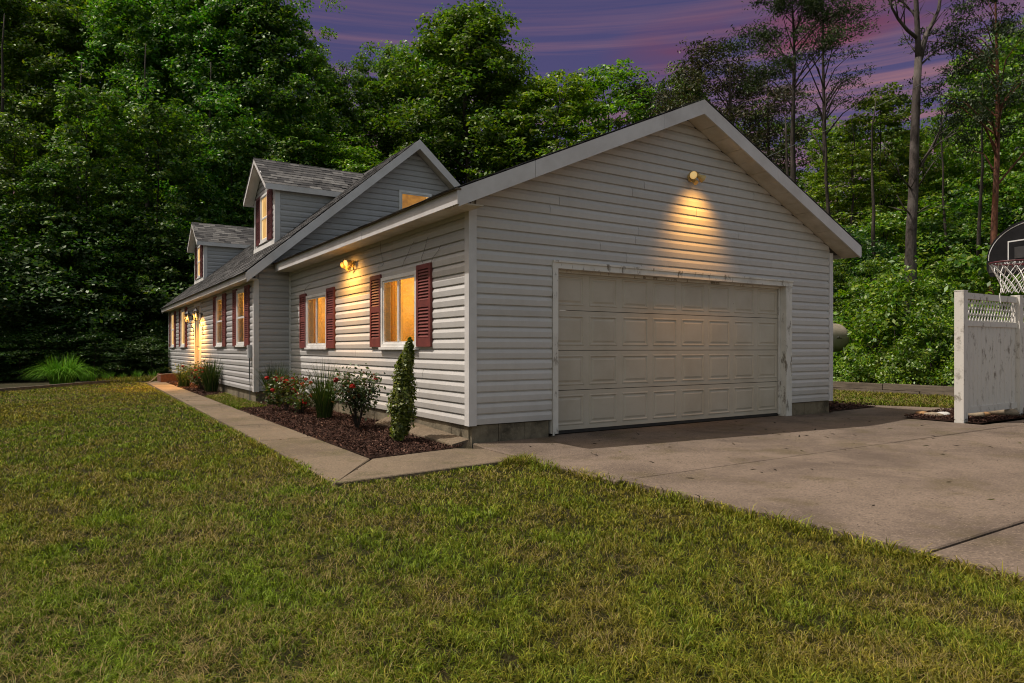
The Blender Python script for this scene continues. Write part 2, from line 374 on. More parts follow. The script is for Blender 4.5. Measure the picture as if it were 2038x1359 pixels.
g = G('amber_curtain'); d_ = g.n('ShaderNodeBsdfDiffuse'); d_.inputs[0].default_value = (0.72, 0.52, 0.25, 1); t_ = g.n('ShaderNodeBsdfTranslucent'); t_.inputs[0].default_value = (0.75, 0.50, 0.18, 1); mx = g.n('ShaderNodeMixShader'); mx.inputs[0].default_value = 0.5; g.L.new(d_.outputs[0], mx.inputs[1]); g.L.new(t_.outputs[0], mx.inputs[2]); g.L.new(mx.outputs[0], g.out.inputs[0]); M['curtain'] = g.m
M['room'] = simple('room_wall_paint', (0.62, 0.43, 0.19), (0.42, 0.27, 0.10), 2.5, 0.8, 0.05)
M['jamb_glow'] = G('glowing_jamb').pbr((0.7, 0.55, 0.35), 0.4, None, 0, (1.0, 0.64, 0.26), 0.62)  # emission stands in for lamplight falling on the jamb
M['bulb'] = G('lit_bulb').pbr((0.8, 0.6, 0.3), 0.4, None, 0, (1.0, 0.66, 0.25), 0.35)

# ------------------------------------------------------------------ the ground
def smooth(a, b, x):
    t = np.clip((x - a) / (b - a), 0, 1); return t * t * (3 - 2 * t)
def terrain(x, y):
    x = np.asarray(x, float); y = np.asarray(y, float)
    z = -0.10 + 0.0 * x
    z = z + 0.22 * smooth(13.05, 13.3, x) * smooth(-9, -6, y)
    z = z + 0.06 * np.clip(x - 13.6, 0, 60) * smooth(-14, -4, y)
    z = z + 0.06 * np.clip(y - 27, 0, 60)
    z = z + 0.05 * np.sin(x * 0.9 + y * 0.7) * smooth(13.4, 16, x)
    return z
def tz(x, y): return float(terrain(x, y))

def grid_sheet(xs, ys, zf):
    X, Y = np.meshgrid(xs, ys, indexing='ij'); Z = zf(X, Y)
    V = np.stack([X, Y, Z], -1).reshape(-1, 3); nx, ny = X.shape
    i, j = np.meshgrid(np.arange(nx - 1), np.arange(ny - 1), indexing='ij'); a = (i * ny + j).ravel()
    return V, np.stack([a, a + ny, a + ny + 1, a + 1], -1)
xs = np.concatenate([np.linspace(-700, -30, 12), np.arange(-28, 13, 1.0), np.arange(13, 14, 0.1), np.arange(14, 40, 1.0), np.linspace(42, 700, 14)])
ys = np.concatenate([np.linspace(-700, -30, 12), np.arange(-28, 50, 1.0), np.linspace(52, 700, 14)])
V, F = grid_sheet(xs, ys, terrain)
tag(link('ground', mesh('ground', V, F, M['floor'], smooth=True)), 'dark woodland ground under and around the trees', None, None, 'structure')

def flat(name, poly, z, mat, kind='structure', label=None, thick=0.0):
    b = MB()
    if thick: b.prism([(x, y, z - thick) for x, y in poly], (0, 0, thick))
    else: b.add([(x, y, z) for x, y in poly], [tuple(range(len(poly)))])
    return tag(b.build(name, mat), label, None, None, kind)

# lawn: follows the ground 1 cm above it, out to the timber edging at the far end
LAWN_A = [(-16, -14), (-0.02, -14), (0.02, -5.2), (-0.03, -3.8), (-0.09, -1.42), (-0.28, -1.26), (-2.09, -1.46), (-2.07, 0.5), (-1.98, 6.8), (-1.92, 12), (-1.90, 18.6), (-1.55, 19.2), (-2.5, 19.7), (-3.4, 18.6), (-5.4, 15.6), (-9, 10.4), (-16, 2.0)]
PATCH = [(-1.36, 6.15), (-0.76, 6.5), (-0.74, 10.9), (-1.30, 10.2)]
STRIP = [(9.85, -1.0), (13.05, -4.5), (13.05, 9), (9.2, 9.0), (9.1, 1.0)]
lb = MB()
for poly, zz in ((LAWN_A, -0.072), (PATCH, -0.05)):
    lb.add([(x, y, zz) for x, y in poly], [tuple(range(len(poly)))])
# front lawn over the flat yard
lawn = tag(lb.build('lawn', M['lawnbase']), 'mown yellow green lawn in front of the house', None, None, 'structure')
flat('grass_strip', STRIP, -0.045, M['lawnbase'], label='weedy strip of grass between the driveway and the timber wall')

# ------------------------------------------------------------------ concrete
def slab_group(name, label, slabs, top, mat, thick=0.1):
    root = tag(link(name, None), label, None, None, 'structure')
    for k, poly in enumerate(slabs):
        cx = sum(p[0] for p in poly) / len(poly); cy = sum(p[1] for p in poly) / len(poly)
        b = MB(); dz = random.Random(k * 7 + len(slabs)).uniform(-0.003, 0.003)
        ins = []
        for x, y in poly:
            ins.append((x - math.copysign(0.007, x - cx), y - math.copysign(0.009, y - cy)))
        lo = [(x, y, top - thick) for x, y in ins]; mid = [(x, y, top - 0.008 + dz) for x, y in ins]
        hi = [(x - math.copysign(0.008, x - cx), y - math.copysign(0.008, y - cy), top + dz) for x, y in ins]
        n = len(poly); P = lo + mid + hi
        Fc = [tuple(range(2 * n, 3 * n))]
        for r in range(2):
            for i in range(n): Fc.append((r * n + i, r * n + (i + 1) % n, (r + 1) * n + (i + 1) % n, (r + 1) * n + i))
        b.add([(p[0] - cx, p[1] - cy, p[2]) for p in P], Fc)
        o = b.build('concrete_slab', mat, root); o.location = (cx, cy, 0)
    return root
DY = [-14, -11.4, -8.1, -5.09, -2.66, 0.14]
sl = []
for i in range(5):
    y0, y1 = DY[i], DY[i + 1]
    for x0, x1 in ((0.0, 4.2), (4.2, 7.2), (7.2, 13.0)):
        if i == 4:
            y0b = -2.66
            if x0 == 0.0: sl.append([(-0.10, y0b), (x1, y0b), (x1, 0.10), (1.2, 0.10), (1.2, -0.02), (0.02, -0.02), (-0.05, -0.42)])
            elif x0 == 4.2: sl.append([(x0, y0b), (x1, y0b), (x1, -1.22), (9.95, -0.9), (9.1, 0.75), (7.3, 0.6), (7.3, -0.02), (6.1, -0.02), (6.1, 0.1), (x0, 0.1)])
            else: sl.append([(x0, y0b), (x1, y0b), (x1, -2.35), (x0, -2.35)])
        else:
            sl.append([(x0, y0), (x1, y0), (x1, y1), (x0, y1)])
slab_group('driveway', 'broad stained concrete driveway in front of the garage door', sl, -0.03, M['drive'])
ps = [[(-2.10, -1.46), (-0.28, -1.26), (-0.10, -1.40), (-0.06, -0.44), (-0.32, -0.24), (-1.38, -0.42)],
      [(-2.10, -1.46), (-1.38, -0.42), (-1.37, 1.55), (-2.04, 1.55)]]
e = [1.55, 3.4, 5.25, 7.1, 8.95, 10.8, 12.65, 14.5, 16.35, 18.2]
for a, b_ in zip(e[:-1], e[1:]):
    xl = lambda y: -2.05 + 0.012 * y; xr = lambda y: -1.38 + 0.006 * y
    ps.append([(xl(a), a), (xr(a), a), (xr(b_), b_), (xl(b_), b_)])
ps.append([(-1.83, 18.2), (-1.27, 18.2), (-0.8, 19.0), (-1.5, 19.2)])
slab_group('path', 'worn concrete footpath along the flower beds', ps, -0.032, M['path'])

# ------------------------------------------------------------------ siding
H = 0.130
PROF = [(-0.008, 0.0), (0.0130, 0.0), (0.0142, 0.005), (0.0195, 0.068), (0.0055, 0.103), (0.0045, 0.110), (-0.008, 0.113), (-0.008, H)]
def prof_clip(za, zb):
    def o_at(z):
        for (o0, z0), (o1, z1) in zip(PROF[1:-1], PROF[2:]):
            if z0 <= z <= z1: return o0 + (o1 - o0) * (z - z0) / max(z1 - z0, 1e-6)
        return PROF[-1][0]
    pts = [(-0.0085, za), (o_at(za), za)] + [(o, z) for o, z in PROF[2:] if za + 1e-4 < z < zb - 1e-4] + [(o_at(zb), zb), (-0.0085, zb)]
    return pts
SEAM = random.Random(4)
def siding(wall, org, Mf, z0, z1, left, right, openings=(), seam=3.7, mat='siding', seam_seed=0):
    rng = random.Random(seam_seed); k = 0
    while z0 + k * H < z1 - 0.01:
        zb = z0 + k * H; zt = min(zb + H, z1); k += 1
        L0 = lambda z: left(z); R0 = lambda z: right(z)
        if R0(zb) - L0(zb) < 0.02: continue
        # cells: (aL, aR, za, zt)
        cells = [(None, None, 0.0, zt - zb)]
        for (oa, ob, oz0, oz1) in openings:
            if oz1 <= zb + 0.002 or oz0 >= zt - 0.002: continue
            new = []
            for (cl, cr, ca, cb) in cells:
                l = cl if cl is not None else -1e9; r = cr if cr is not None else 1e9
                if ob <= l or oa >= r: new.append((cl, cr, ca, cb)); continue
                if oa > l: new.append((cl, oa, ca, cb))
                if ob < r: new.append((ob, cr, ca, cb))
                lo = max(oa, l); hi = min(ob, r)
                if oz0 > zb + ca + 0.004: new.append((lo, hi, ca, min(cb, oz0 - zb)))
                if oz1 < zb + cb - 0.004: new.append((lo, hi, max(ca, oz1 - zb), cb))
            cells = new
        for (cl, cr, ca, cb) in cells:
            pl = prof_clip(ca, cb)
            zm = zb + 0.5 * (ca + cb)
            aL = lambda z: max(left(z), cl) if cl is not None else left(z)
            aR = lambda z: min(right(z), cr) if cr is not None else right(z)
            full = aR(zm) - aL(zm)
            if full < 0.015: continue
            cuts = []
            if full > seam * 0.8:
                a = aL(zm) + rng.uniform(0.25, 1.0) * seam
                while a < aR(zm) - 0.3: cuts.append(a); a += seam
            edges = [None] + cuts + [None]
            for q in range(len(edges) - 1):
                ea, eb = edges[q], edges[q + 1]
                off = 0.0012 * (q % 2)
                PL = []; PR = []
                for (o, z) in pl:
                    zz = zb + z
                    l = ea + 0.0025 if ea is not None else aL(zz); r = eb - 0.0025 if eb is not None else aR(zz)
                    if r < l: r = l = 0.5 * (l + r)
                    oo = o + (off if o > 0.002 else 0)
                    PL.append(Mf(l, oo, zz)); PR.append(Mf(r, oo, zz))
                n = len(pl); F = [(i, i + 1, n + i + 1, n + i) for i in range(n - 1)] + [tuple(range(n))[::-1], tuple(range(n, 2 * n))]
                mid = np.mean(np.array(PL + PR), 0)
                me = mesh('siding_plank', np.array(PL + PR) - mid, F, M[mat])
                link('siding_plank', me, wall, mid - np.array(org))

def fbox(b, Mf, a0, a1, o0, o1, z0, z1, c=None):
    P = [Mf(a0, o0, z0), Mf(a1, o0, z0), Mf(a1, o1, z0), Mf(a0, o1, z0), Mf(a0, o0, z1), Mf(a1, o0, z1), Mf(a1, o1, z1), Mf(a0, o1, z1)]
    b.hexa(P, c)

def strips(b, Mf, a0, a1, z0, z1, o0, o1, holes):
    xs_ = sorted({a0, a1, *[h[0] for h in holes], *[h[1] for h in holes]})
    for xa, xb in zip(xs_[:-1], xs_[1:]):
        cut = sorted((h[2], h[3]) for h in holes if h[0] <= xa + 1e-6 and h[1] >= xb - 1e-6); z = z0
        for c0, c1 in cut:
            fbox(b, Mf, xa, xb, o0, o1, z, c0); z = c1
        fbox(b, Mf, xa, xb, o0, o1, z, z1)
def room(w, org, Mf, a0, a1, z0, z1, watts, blind):
    """the lamp-lit room seen through a pane: walls, two gathered curtains and the lamp itself"""
    A0, A1, Z0, Z1, D = a0 - 0.35, a1 + 0.35, z0 - 0.5, z1 + 0.15, -1.25
    b = MB(); t = 0.02
    fbox(b, Mf, A0, A1, D - t, D, Z0, Z1); fbox(b, Mf, A0 - t, A0, D, -0.101, Z0, Z1); fbox(b, Mf, A1, A1 + t, D, -0.101, Z0, Z1); fbox(b, Mf, A0, A1, D, -0.101, Z0 - t, Z0); fbox(b, Mf, A0, A1, D, -0.101, Z1, Z1 + t)
    b.build('room_wall', M['room'], w, org)
    for s, f in ((0, 0.30), (1, blind)):
        c0, c1 = (a1 - (a1 - a0) * f, a1 + 0.05) if s == 0 else (a0 - 0.05, a0 + (a1 - a0) * f); n = 30; P = []; F = []
        for i in range(n + 1):
            a = c0 + (c1 - c0) * i / n; o = -0.15 + 0.022 * math.sin(i * 1.35) + 0.008 * math.sin(i * 3.1)
            P += [Mf(a, o, z0 - 0.04), Mf(a, o, z1 + 0.06)]
        for i in range(n): F.append((2 * i, 2 * i + 2, 2 * i + 3, 2 * i + 1))
        cm = MB(); cm.add(P, F); cm.build('curtain', M['curtain'], w, org, smooth=True)
    d = bpy.data.lights.new('room_lamp', 'POINT'); o = bpy.data.objects.new('room_lamp', d); COL.objects.link(o); d.energy = watts; d.color = (1.0, 0.67, 0.25); d.shadow_soft_size = 0.12
    o.location = np.array(Mf((a0 + a1) / 2 + 0.1, -0.75, z1 - 0.05)) - np.array(org); o.parent = w
def window(parent, org, Mf, a0, a1, z0, z1, style, pane='pane', fw=0.055, sillmat='white', names=None, deep=None):
    """a trimmed window: frame mesh with pane, rail and sill children"""
    b = MB()
    fbox(b, Mf, a0, a1, -0.006, 0.040, z1 - fw, z1); fbox(b, Mf, a0, a1, -0.006, 0.040, z0, z0 + fw)
    fbox(b, Mf, a0, a0 + fw, -0.006, 0.040, z0 + fw, z1 - fw); fbox(b, Mf, a1 - fw, a1, -0.006, 0.040, z0 + fw, z1 - fw)
    i = 0.03; A0, A1, Z0, Z1 = a0 + fw, a1 - fw, z0 + fw, z1 - fw      # sash inside the frame
    fbox(b, Mf, A0, A1, -0.004, 0.024, Z1 - i, Z1); fbox(b, Mf, A0, A1, -0.004, 0.024, Z0, Z0 + i)
    fbox(b, Mf, A0, A0 + i, -0.004, 0.024, Z0 + i, Z1 - i); fbox(b, Mf, A1 - i, A1, -0.004, 0.024, Z0 + i, Z1 - i)
    nm = names or ('window', 'pane', 'mullion', 'sill')
    w = b.build(nm[0], M['white'], parent, org)
    holder = w if names is None else parent
    A0 += i; A1 -= i; Z0 += i; Z1 -= i
    if style == 'slider':
        m = (A0 + A1) / 2
        parts = [(A0, m - 0.022, Z0, Z1), (m + 0.022, A1, Z0, Z1)]; bar = (m - 0.022, m + 0.022, Z0, Z1)
    elif style == 'hung':
        m = (Z0 + Z1) / 2
        parts = [(A0, A1, Z0, m - 0.02), (A0, A1, m + 0.02, Z1)]; bar = (A0, A1, m - 0.02, m + 0.02)
    else:
        parts = [(A0, A1, Z0, Z1)]; bar = None
    for k, p in enumerate(parts):
        pb = MB(); fbox(pb, Mf, p[0], p[1], -0.002 + 0.006 * k, 0.002 + 0.006 * k, p[2], p[3]) if deep else fbox(pb, Mf, p[0], p[1], -0.007, 0.004 + 0.006 * k, p[2], p[3])
        pb.build(nm[1], M[pane], holder, org)
        if deep: continue
        jb = MB(); fbox(jb, Mf, p[1] - 0.045, p[1] - 0.001, 0.0041 + 0.006 * k, 0.0065 + 0.006 * k, p[2] + 0.01, p[3] - 0.01); fbox(jb, Mf, p[0] + 0.01, p[1] - 0.046, 0.0041 + 0.006 * k, 0.0062 + 0.006 * k, p[2] + 0.001, p[2] + 0.022); jb.build('jamb_glow_strip', M['jamb_glow'], holder, org)  # glowing strips laid on the pane imitate a lamplit jamb
    if bar:
        pb = MB(); fbox(pb, Mf, bar[0], bar[1], -0.003, 0.030, bar[2], bar[3]); pb.build(nm[2], M['white'], holder, org)
    if deep: room(w, org, Mf, a0 + fw, a1 - fw, z0 + fw, z1 - fw, *deep)
    pb = MB(); fbox(pb, Mf, a0 - 0.03, a1 + 0.03, 0.0, 0.062, z0 - 0.035, z0 - 0.002); pb.build(nm[3], M[sillmat], holder, org)
    return w

def shutter(parent, org, Mf, a0, a1, z0, z1, mat='shutter', single=True, subname=None):
    b = MB(); st = 0.055 if a1 - a0 > 0.3 else 0.04; h = z1 - z0; o0, o1 = 0.012, 0.046
    rails = [(z0, z0 + 0.11 * h), (z0 + 0.48 * h, z0 + 0.56 * h), (z1 - 0.06 * h, z1)]
    fbox(b, Mf, a0, a0 + st, o0, o1, z0, z1); fbox(b, Mf, a1 - st, a1, o0, o1, z0, z1)
    for r in rails: fbox(b, Mf, a0 + st, a1 - st, o0, o1 - 0.003, *r)
    fbox(b, Mf, a0 + st, a1 - st, o0, o0 + 0.006, z0 + 0.01, z1 - 0.01)
    s = b.build('shutter', M[mat], parent, org)
    pitch = 0.041; joined = MB()
    A0, A1 = a0 + st, a1 - st
    base = None
    for za, zb in ((rails[0][1], rails[1][0]), (rails[1][1], rails[2][0])):
        n = int((zb - za) / pitch); p = (zb - za) / n
        for k in range(n):
            z = za + k * p
            P = [Mf(A0, 0.040, z + 0.002), Mf(A1, 0.040, z + 0.002), Mf(A1, 0.020, z + p * 0.85), Mf(A0, 0.020, z + p * 0.85),
                 Mf(A0, 0.0435, z + 0.007), Mf(A1, 0.0435, z + 0.007), Mf(A1, 0.0235, z + p * 0.85 + 0.005), Mf(A0, 0.0235, z + p * 0.85 + 0.005)]
            if single:
                c0 = np.mean(np.array(P), 0)
                if base is None: base = mesh('slat', np.array(P) - c0, MB().hexa([(0, 0, 0)] * 8).F, M[mat])
                link('slat', base, s, c0 - np.array(org))
            else: joined.hexa(P)
    if not single: tag(joined.build('louvres', M[mat], s if subname is None else parent, org), None, None, None, 'stuff')
    return s

# ------------------------------------------------------------------ the garage
GW, RX, AZ, KG, EX, OH = 7.22, 3.61, 4.62, 0.4454, -0.33, 0.33
groof = lambda x: AZ - KG * abs(x - RX)
GO = (3.61, 3.85, 0.0)
garage = thing('garage', GO, 'grey vinyl sided garage with wide panelled door and low gable', 'garage')
Mfront = lambda a, o, z: (a, -o, z)
Mside = lambda a, o, z: (-o, a, z)
DL, DR, DH = 1.27, 5.93, 2.10
ZS = 0.180
wf = MB()     # front sheathing: two sides of the door and the gable above it
wf.box((0.02, 0.01, ZS), (DL - 0.02, 0.10, DH + 0.05)); wf.box((DR + 0.02, 0.01, ZS), (GW - 0.02, 0.10, DH + 0.05))
wf.prism([(0.02, 0.01, DH + 0.05), (GW - 0.02, 0.01, DH + 0.05), (GW - 0.02, 0.01, groof(GW) - 0.21), (RX, 0.01, AZ - 0.21), (0.02, 0.01, groof(0) - 0.21)], (0, 0.09, 0))
wfront = wf.build('wall', M['siding'], garage, GO)
gl = lambda z: 0.075 if z < groof(0) - 0.2 else max(0.075, RX - (AZ - 0.2 - z) / KG)
gr = lambda z: GW - 0.075 if z < groof(0) - 0.2 else min(GW - 0.075, RX + (AZ - 0.2 - z) / KG)
siding(wfront, GO, Mfront, ZS, AZ - 0.22, gl, gr, [(DL - 0.085, DR + 0.165, -1, DH + 0.10)], 3.6, seam_seed=3)
W1 = (5.22, 6.50, 1.10, 2.11); W2 = (1.40, 2.64, 1.10, 2.13)
hole = lambda W: (W[0] + 0.052, W[1] - 0.052, W[2] + 0.052, W[3] - 0.052)
ws = MB(); strips(ws, Mside, 0.12, 7.74, ZS, groof(0) - 0.2, -0.10, -0.01, [hole(W1), hole(W2)]); wside = ws.build('wall', M['siding'], garage, GO)
W1 = (5.22, 6.50, 1.10, 2.11); W2 = (1.40, 2.64, 1.10, 2.13)
siding(wside, GO, Mside, ZS - 0.01, 2.70, lambda z: 0.075, lambda z: 7.70, [(W1[0] + .03, W1[1] - .03, W1[2], W1[3]), (W2[0] + .03, W2[1] - .03, W2[2], W2[3])], 3.7, seam_seed=8)
wb = MB(); wb.box((GW - 0.10, 0.12, ZS), (GW - 0.01, 7.74, groof(0) - 0.2)); wb.build('wall', M['siding'], garage, GO)
# corner trim
for x0, y0, sx in ((0, 0, 1), (GW, 0, -1)):
    b = MB()
    if sx > 0:
        b.box((-0.027, -0.027, ZS - 0.01), (0.078, 0.0, 2.74)); b.box((-0.027, 0.0, ZS - 0.01), (0.0, 0.078, 2.74))
    else:
        b.box((GW - 0.078, -0.027, ZS - 0.01), (GW + 0.027, 0.0, 2.74)); b.box((GW, 0.0, ZS - 0.01), (GW + 0.027, 0.078, 2.74))
    b.build('corner_trim', M['trim'], garage, GO)
# inside corner where the garage meets the house
b = MB(); b.box((-0.03, 7.70, 0.1), (0.0, 7.745, 2.72)); b.build('corner_trim', M['white'], garage, GO)
# foundation of concrete blocks
fd = MB(); fd.box((0.03, 0.03, -0.25), (DL - 0.12, 0.2, ZS - 0.01)); fd.box((DR + 0.18, 0.03, -0.25), (GW - 0.03, 0.2, ZS - 0.01)); fd.box((0.03, 0.2, -0.25), (0.2, 7.7, ZS - 0.01)); fd.box((GW - 0.2, 0.2, -0.25), (GW - 0.03, 7.7, ZS - 0.01))
found = fd.build('foundation', M['block'], garage, GO)
def blocks(runs):
    for Mf, a, b_, z0, z1 in runs:
        n = max(1, round((b_ - a) / 0.42)); w = (b_ - a) / n
        for k in range(n):
            bb = MB(); fbox(bb, Mf, a + k * w + 0.003, a + (k + 1) * w - 0.003, -0.035, -0.012 + 0.003 * (k % 2), z0, z1)
            me = bb.mesh('concrete_block', M['block'], GO); link('concrete_block', me, found)
blocks([(Mfront, 0.03, DL - 0.12, -0.2, ZS - 0.012), (Mfront, DR + 0.18, GW - 0.03, -0.2, ZS - 0.012), (Mside, 0.05, 7.65, -0.2, ZS - 0.012)])
# sloping concrete wing at the foot of the side wall
b = MB()
b.hexa([(-0.34, -0.16, -0.12), (-0.02, -0.10, -0.12), (-0.02, 2.3, -0.12), (-0.30, 2.3, -0.12), (-0.30, -0.13, -0.005), (-0.02, -0.02, 0.02), (-0.02, 2.3, 0.12), (-0.26, 2.3, 0.02)])
b.build('footing', M['path'], garage, GO)
# door frame of peeling white wood
b = MB()
b.box((DL - 0.085, -0.032, 0.0), (DL, 0.14, DH)); b.box((DR, -0.030, -0.03), (DR + 0.085, 0.14, DH)); b.box((DR + 0.085, -0.018, -0.03), (DR + 0.165, 0.10, DH))
b.box((DL - 0.085, -0.034, DH), (DR + 0.165, 0.14, DH + 0.075)); b.box((DL - 0.085, -0.05, DH + 0.075), (DR + 0.165, 0.02, DH + 0.100))
b.box((DL - 0.085, -0.024, ZS - 0.2), (DL - 0.055, -0.0325, DH))
b.build('door_frame', M['peel'], garage, GO)
b = MB(); b.box((DL + 0.002, 0.085, DH - 0.035), (DR - 0.002, 0.115, DH - 0.001)); b.box((DL + 0.002, 0.085, 0), (DL + 0.03, 0.115, DH - 0.036)); b.box((DR - 0.03, 0.085, 0), (DR - 0.002, 0.115, DH - 0.036))
b.build('weather_strip', M['peel'], garage, GO)
b = MB(); b.box((DL + .003, 0.121, -0.028), (DR - .003, 0.16, 0.012)); b.build('bottom_seal', M['black'], garage, GO)
# sectional door: four sections, eight raised panels each
pw, ph = (DR - DL) / 8, (DH - 0.01) / 4
def panel_mesh():
    w, h = pw * 0.84, ph * 0.76
    rings = [(0.0, 0.0), (0.008, 0.007), (0.020, 0.007), (0.030, -0.004), (0.044, -0.004), (0.068, 0.005)]
    V = []; F = []
    for ins, o in rings:
        V += [(-w / 2 + ins, -o, -h / 2 + ins), (w / 2 - ins, -o, -h / 2 + ins), (w / 2 - ins, -o, h / 2 - ins), (-w / 2 + ins, -o, h / 2 - ins)]
    for r in range(len(rings) - 1):
        for i in range(4): F.append((r * 4 + i, r * 4 + (i + 1) % 4, r * 4 + 4 + (i + 1) % 4, r * 4 + 4 + i))
    k = len(V) - 4; F.append((k, k + 1, k + 2, k + 3))
    return mesh('door_panel', V, F, M['gdoor'])
pm = panel_mesh()
for r in range(4):
    z0 = 0.012 + r * ph; b = MB()
    b.box((DL + 0.004, 0.128, z0 + 0.005), (DR - 0.004, 0.165, z0 + ph - 0.004))
    # section face is a lattice of stiles and rails standing round the panel openings
    yf = 0.120
    b.box((DL + 0.004, yf, z0 + 0.004), (DR - 0.004, 0.1275, z0 + ph * 0.12)); b.box((DL + 0.004, yf, z0 + ph * 0.88), (DR - 0.004, 0.1275, z0 + ph - 0.004))
    for c_ in range(9):
        xa = DL + 0.004 if c_ == 0 else DL + c_ * pw - pw * 0.08; xb = DR - 0.004 if c_ == 8 else DL + c_ * pw + pw * 0.08
        b.box((xa, yf, z0 + ph * 0.12), (xb, 0.1275, z0 + ph * 0.88))
    sec = b.build('door_section', M['gdoor'], garage, GO)
    for c_ in range(8):
        link('door_panel', pm, sec, np.array((DL + (c_ + 0.5) * pw, 0.1205, z0 + ph / 2)) - np.array(GO))
# windows and shutters in the side wall
for W, dp in ((W1, (36, 0.16)), (W2, (42, 0.10))): window(garage, GO, Mside, W[0], W[1], W[2], W[3], 'slider', 'glass', fw=0.05, deep=dp)
for a0, a1, z0, z1 in ((6.51, 6.93, 1.085, 2.165), (4.79, 5.22, 1.085, 2.165), (2.65, 3.07, 1.105, 2.19), (0.955, 1.385, 1.105, 2.19)):
    shutter(garage, GO, Mside, a0, a1, z0, z1)
# roof
def slope_slab(b, x0, z0, x1, z1, y0, y1, t):
    b.hexa([(x0, y0, z0 - t), (x1, y0, z1 - t), (x1, y1, z1 - t), (x0, y1, z0 - t), (x0, y0, z0), (x1, y0, z1), (x1, y1, z1), (x0, y1, z0)])
b = MB(); ze = groof(EX)
slope_slab(b, EX + 0.01, ze - 0.02, RX, AZ - 0.02, -OH + 0.01, 7.74, 0.10); slope_slab(b, RX, AZ - 0.02, 2 * RX - EX - 0.01, ze - 0.02, -OH + 0.01, 7.74, 0.10)
groof_o = b.build('roof', M['shingle_one'], garage, GO)
def shingle_rows(xe, zE, xr, zR, y0, y1, rng, skip=None, expo=0.143, tab=0.30, side=1):
    """overlapping tabs up one slope that rises along x, from the eave (xe, zE) to the ridge (xr, zR)"""
    b = MB(); L = math.hypot(xr - xe, zR - zE); n = int(L / expo); ux, uz = (xr - xe) / L, (zR - zE) / L; nx, nz = -uz * np.sign(ux), abs(ux)
    for r in range(n):
        s0 = r * expo - 0.015; s1 = s0 + expo + 0.02; y = y0 - rng.uniform(0, tab)
        while y < y1:
            w = tab * rng.uniform(0.75, 1.2); a, b2 = max(y, y0), min(y + w - 0.004, y1); y += w
            if b2 - a < 0.02: continue
            if skip and skip(xe + ux * (s0 + s1) / 2, (a + b2) / 2): continue
            t = rng.choice((0.006, 0.009, 0.012)); g_ = rng.choice((0.03, 0.05, 0.065, 0.085, 0.105, 0.14)); c = (g_, g_ * 0.97, g_ * 0.95)
            P = []
            for (s, h) in ((s0, 0.001), (s1, 0.001), (s0, 0.004 + t), (s1, 0.004)):
                for yy in (a, b2): P.append((xe + ux * s + nx * h, yy, zE + uz * s + nz * h))
            b.add(P, [(4, 5, 7, 6), (0, 1, 5, 4), (0, 4, 6, 2), (1, 3, 7, 5)] if side > 0 else [(4, 6, 7, 5), (0, 4, 5, 1), (0, 2, 6, 4), (1, 5, 7, 3)], c)
    return b
rs = random.Random(11)
tag(shingle_rows(EX - 0.058, ze - 0.027, RX, AZ, -OH - 0.03, 7.72, rs).build('shingle_covering', M['shingle'], groof_o, GO, True), None, None, None, 'stuff')
tag(shingle_rows(2 * RX - EX + 0.02, ze - 0.009, RX, AZ, -OH - 0.03, 7.72, rs, side=-1).build('shingle_covering', M['shingle'], groof_o, GO, True), None, None, None, 'stuff')
def rake_board(x0, z0, x1, z1, y0, y1, d, top=0.0):
    b = MB(); b.hexa([(x0, y0, z0 - d), (x1, y0, z1 - d), (x1, y1, z1 - d), (x0, y1, z0 - d), (x0, y0, z0 - top), (x1, y0, z1 - top), (x1, y1, z1 - top), (x0, y1, z0 - top)]); return b
# fascia: raked boards in lengths, and the eave board with its drip edge
for sgn in (1, -1):
    X = lambda t: RX - sgn * t * (RX - EX)
    cuts = [0, 0.20, 0.74, 1.0] if sgn > 0 else [0, 0.42, 1.0]
    for q in range(len(cuts) - 1):
        t0, t1 = cuts[q] + (0.0006 if q else 0), cuts[q + 1] - (0.0006 if q < len(cuts) - 2 else 0)
        y0 = -OH - 0.022 - 0.002 * (q % 2)
        rake_board(X(t0), AZ - (AZ - ze) * t0, X(t1), AZ - (AZ - ze) * t1, y0, -OH, 0.215, 0.012).build('fascia', M['trim'], garage, GO)
b = MB(); b.box((EX - 0.022, -OH - 0.02, ze - 0.19), (EX, 2.6, ze - 0.03)); b.build('fascia', M['trim'], garage, GO)
b = MB(); b.box((EX - 0.024, 2.604, ze - 0.19), (EX, 7.62, ze - 0.03)); b.build('fascia', M['trim'], garage, GO)
b = MB(); b.box((EX - 0.060, -OH - 0.03, ze - 0.036), (EX + 0.02, 7.66, ze - 0.014)); b.build('drip_edge', M['oldwood'], garage, GO)
b = MB(); b.box((2 * RX - EX, -OH - 0.02, ze - 0.19), (2 * RX - EX + 0.022, 7.7, ze - 0.03)); b.build('fascia', M['trim'], garage, GO)
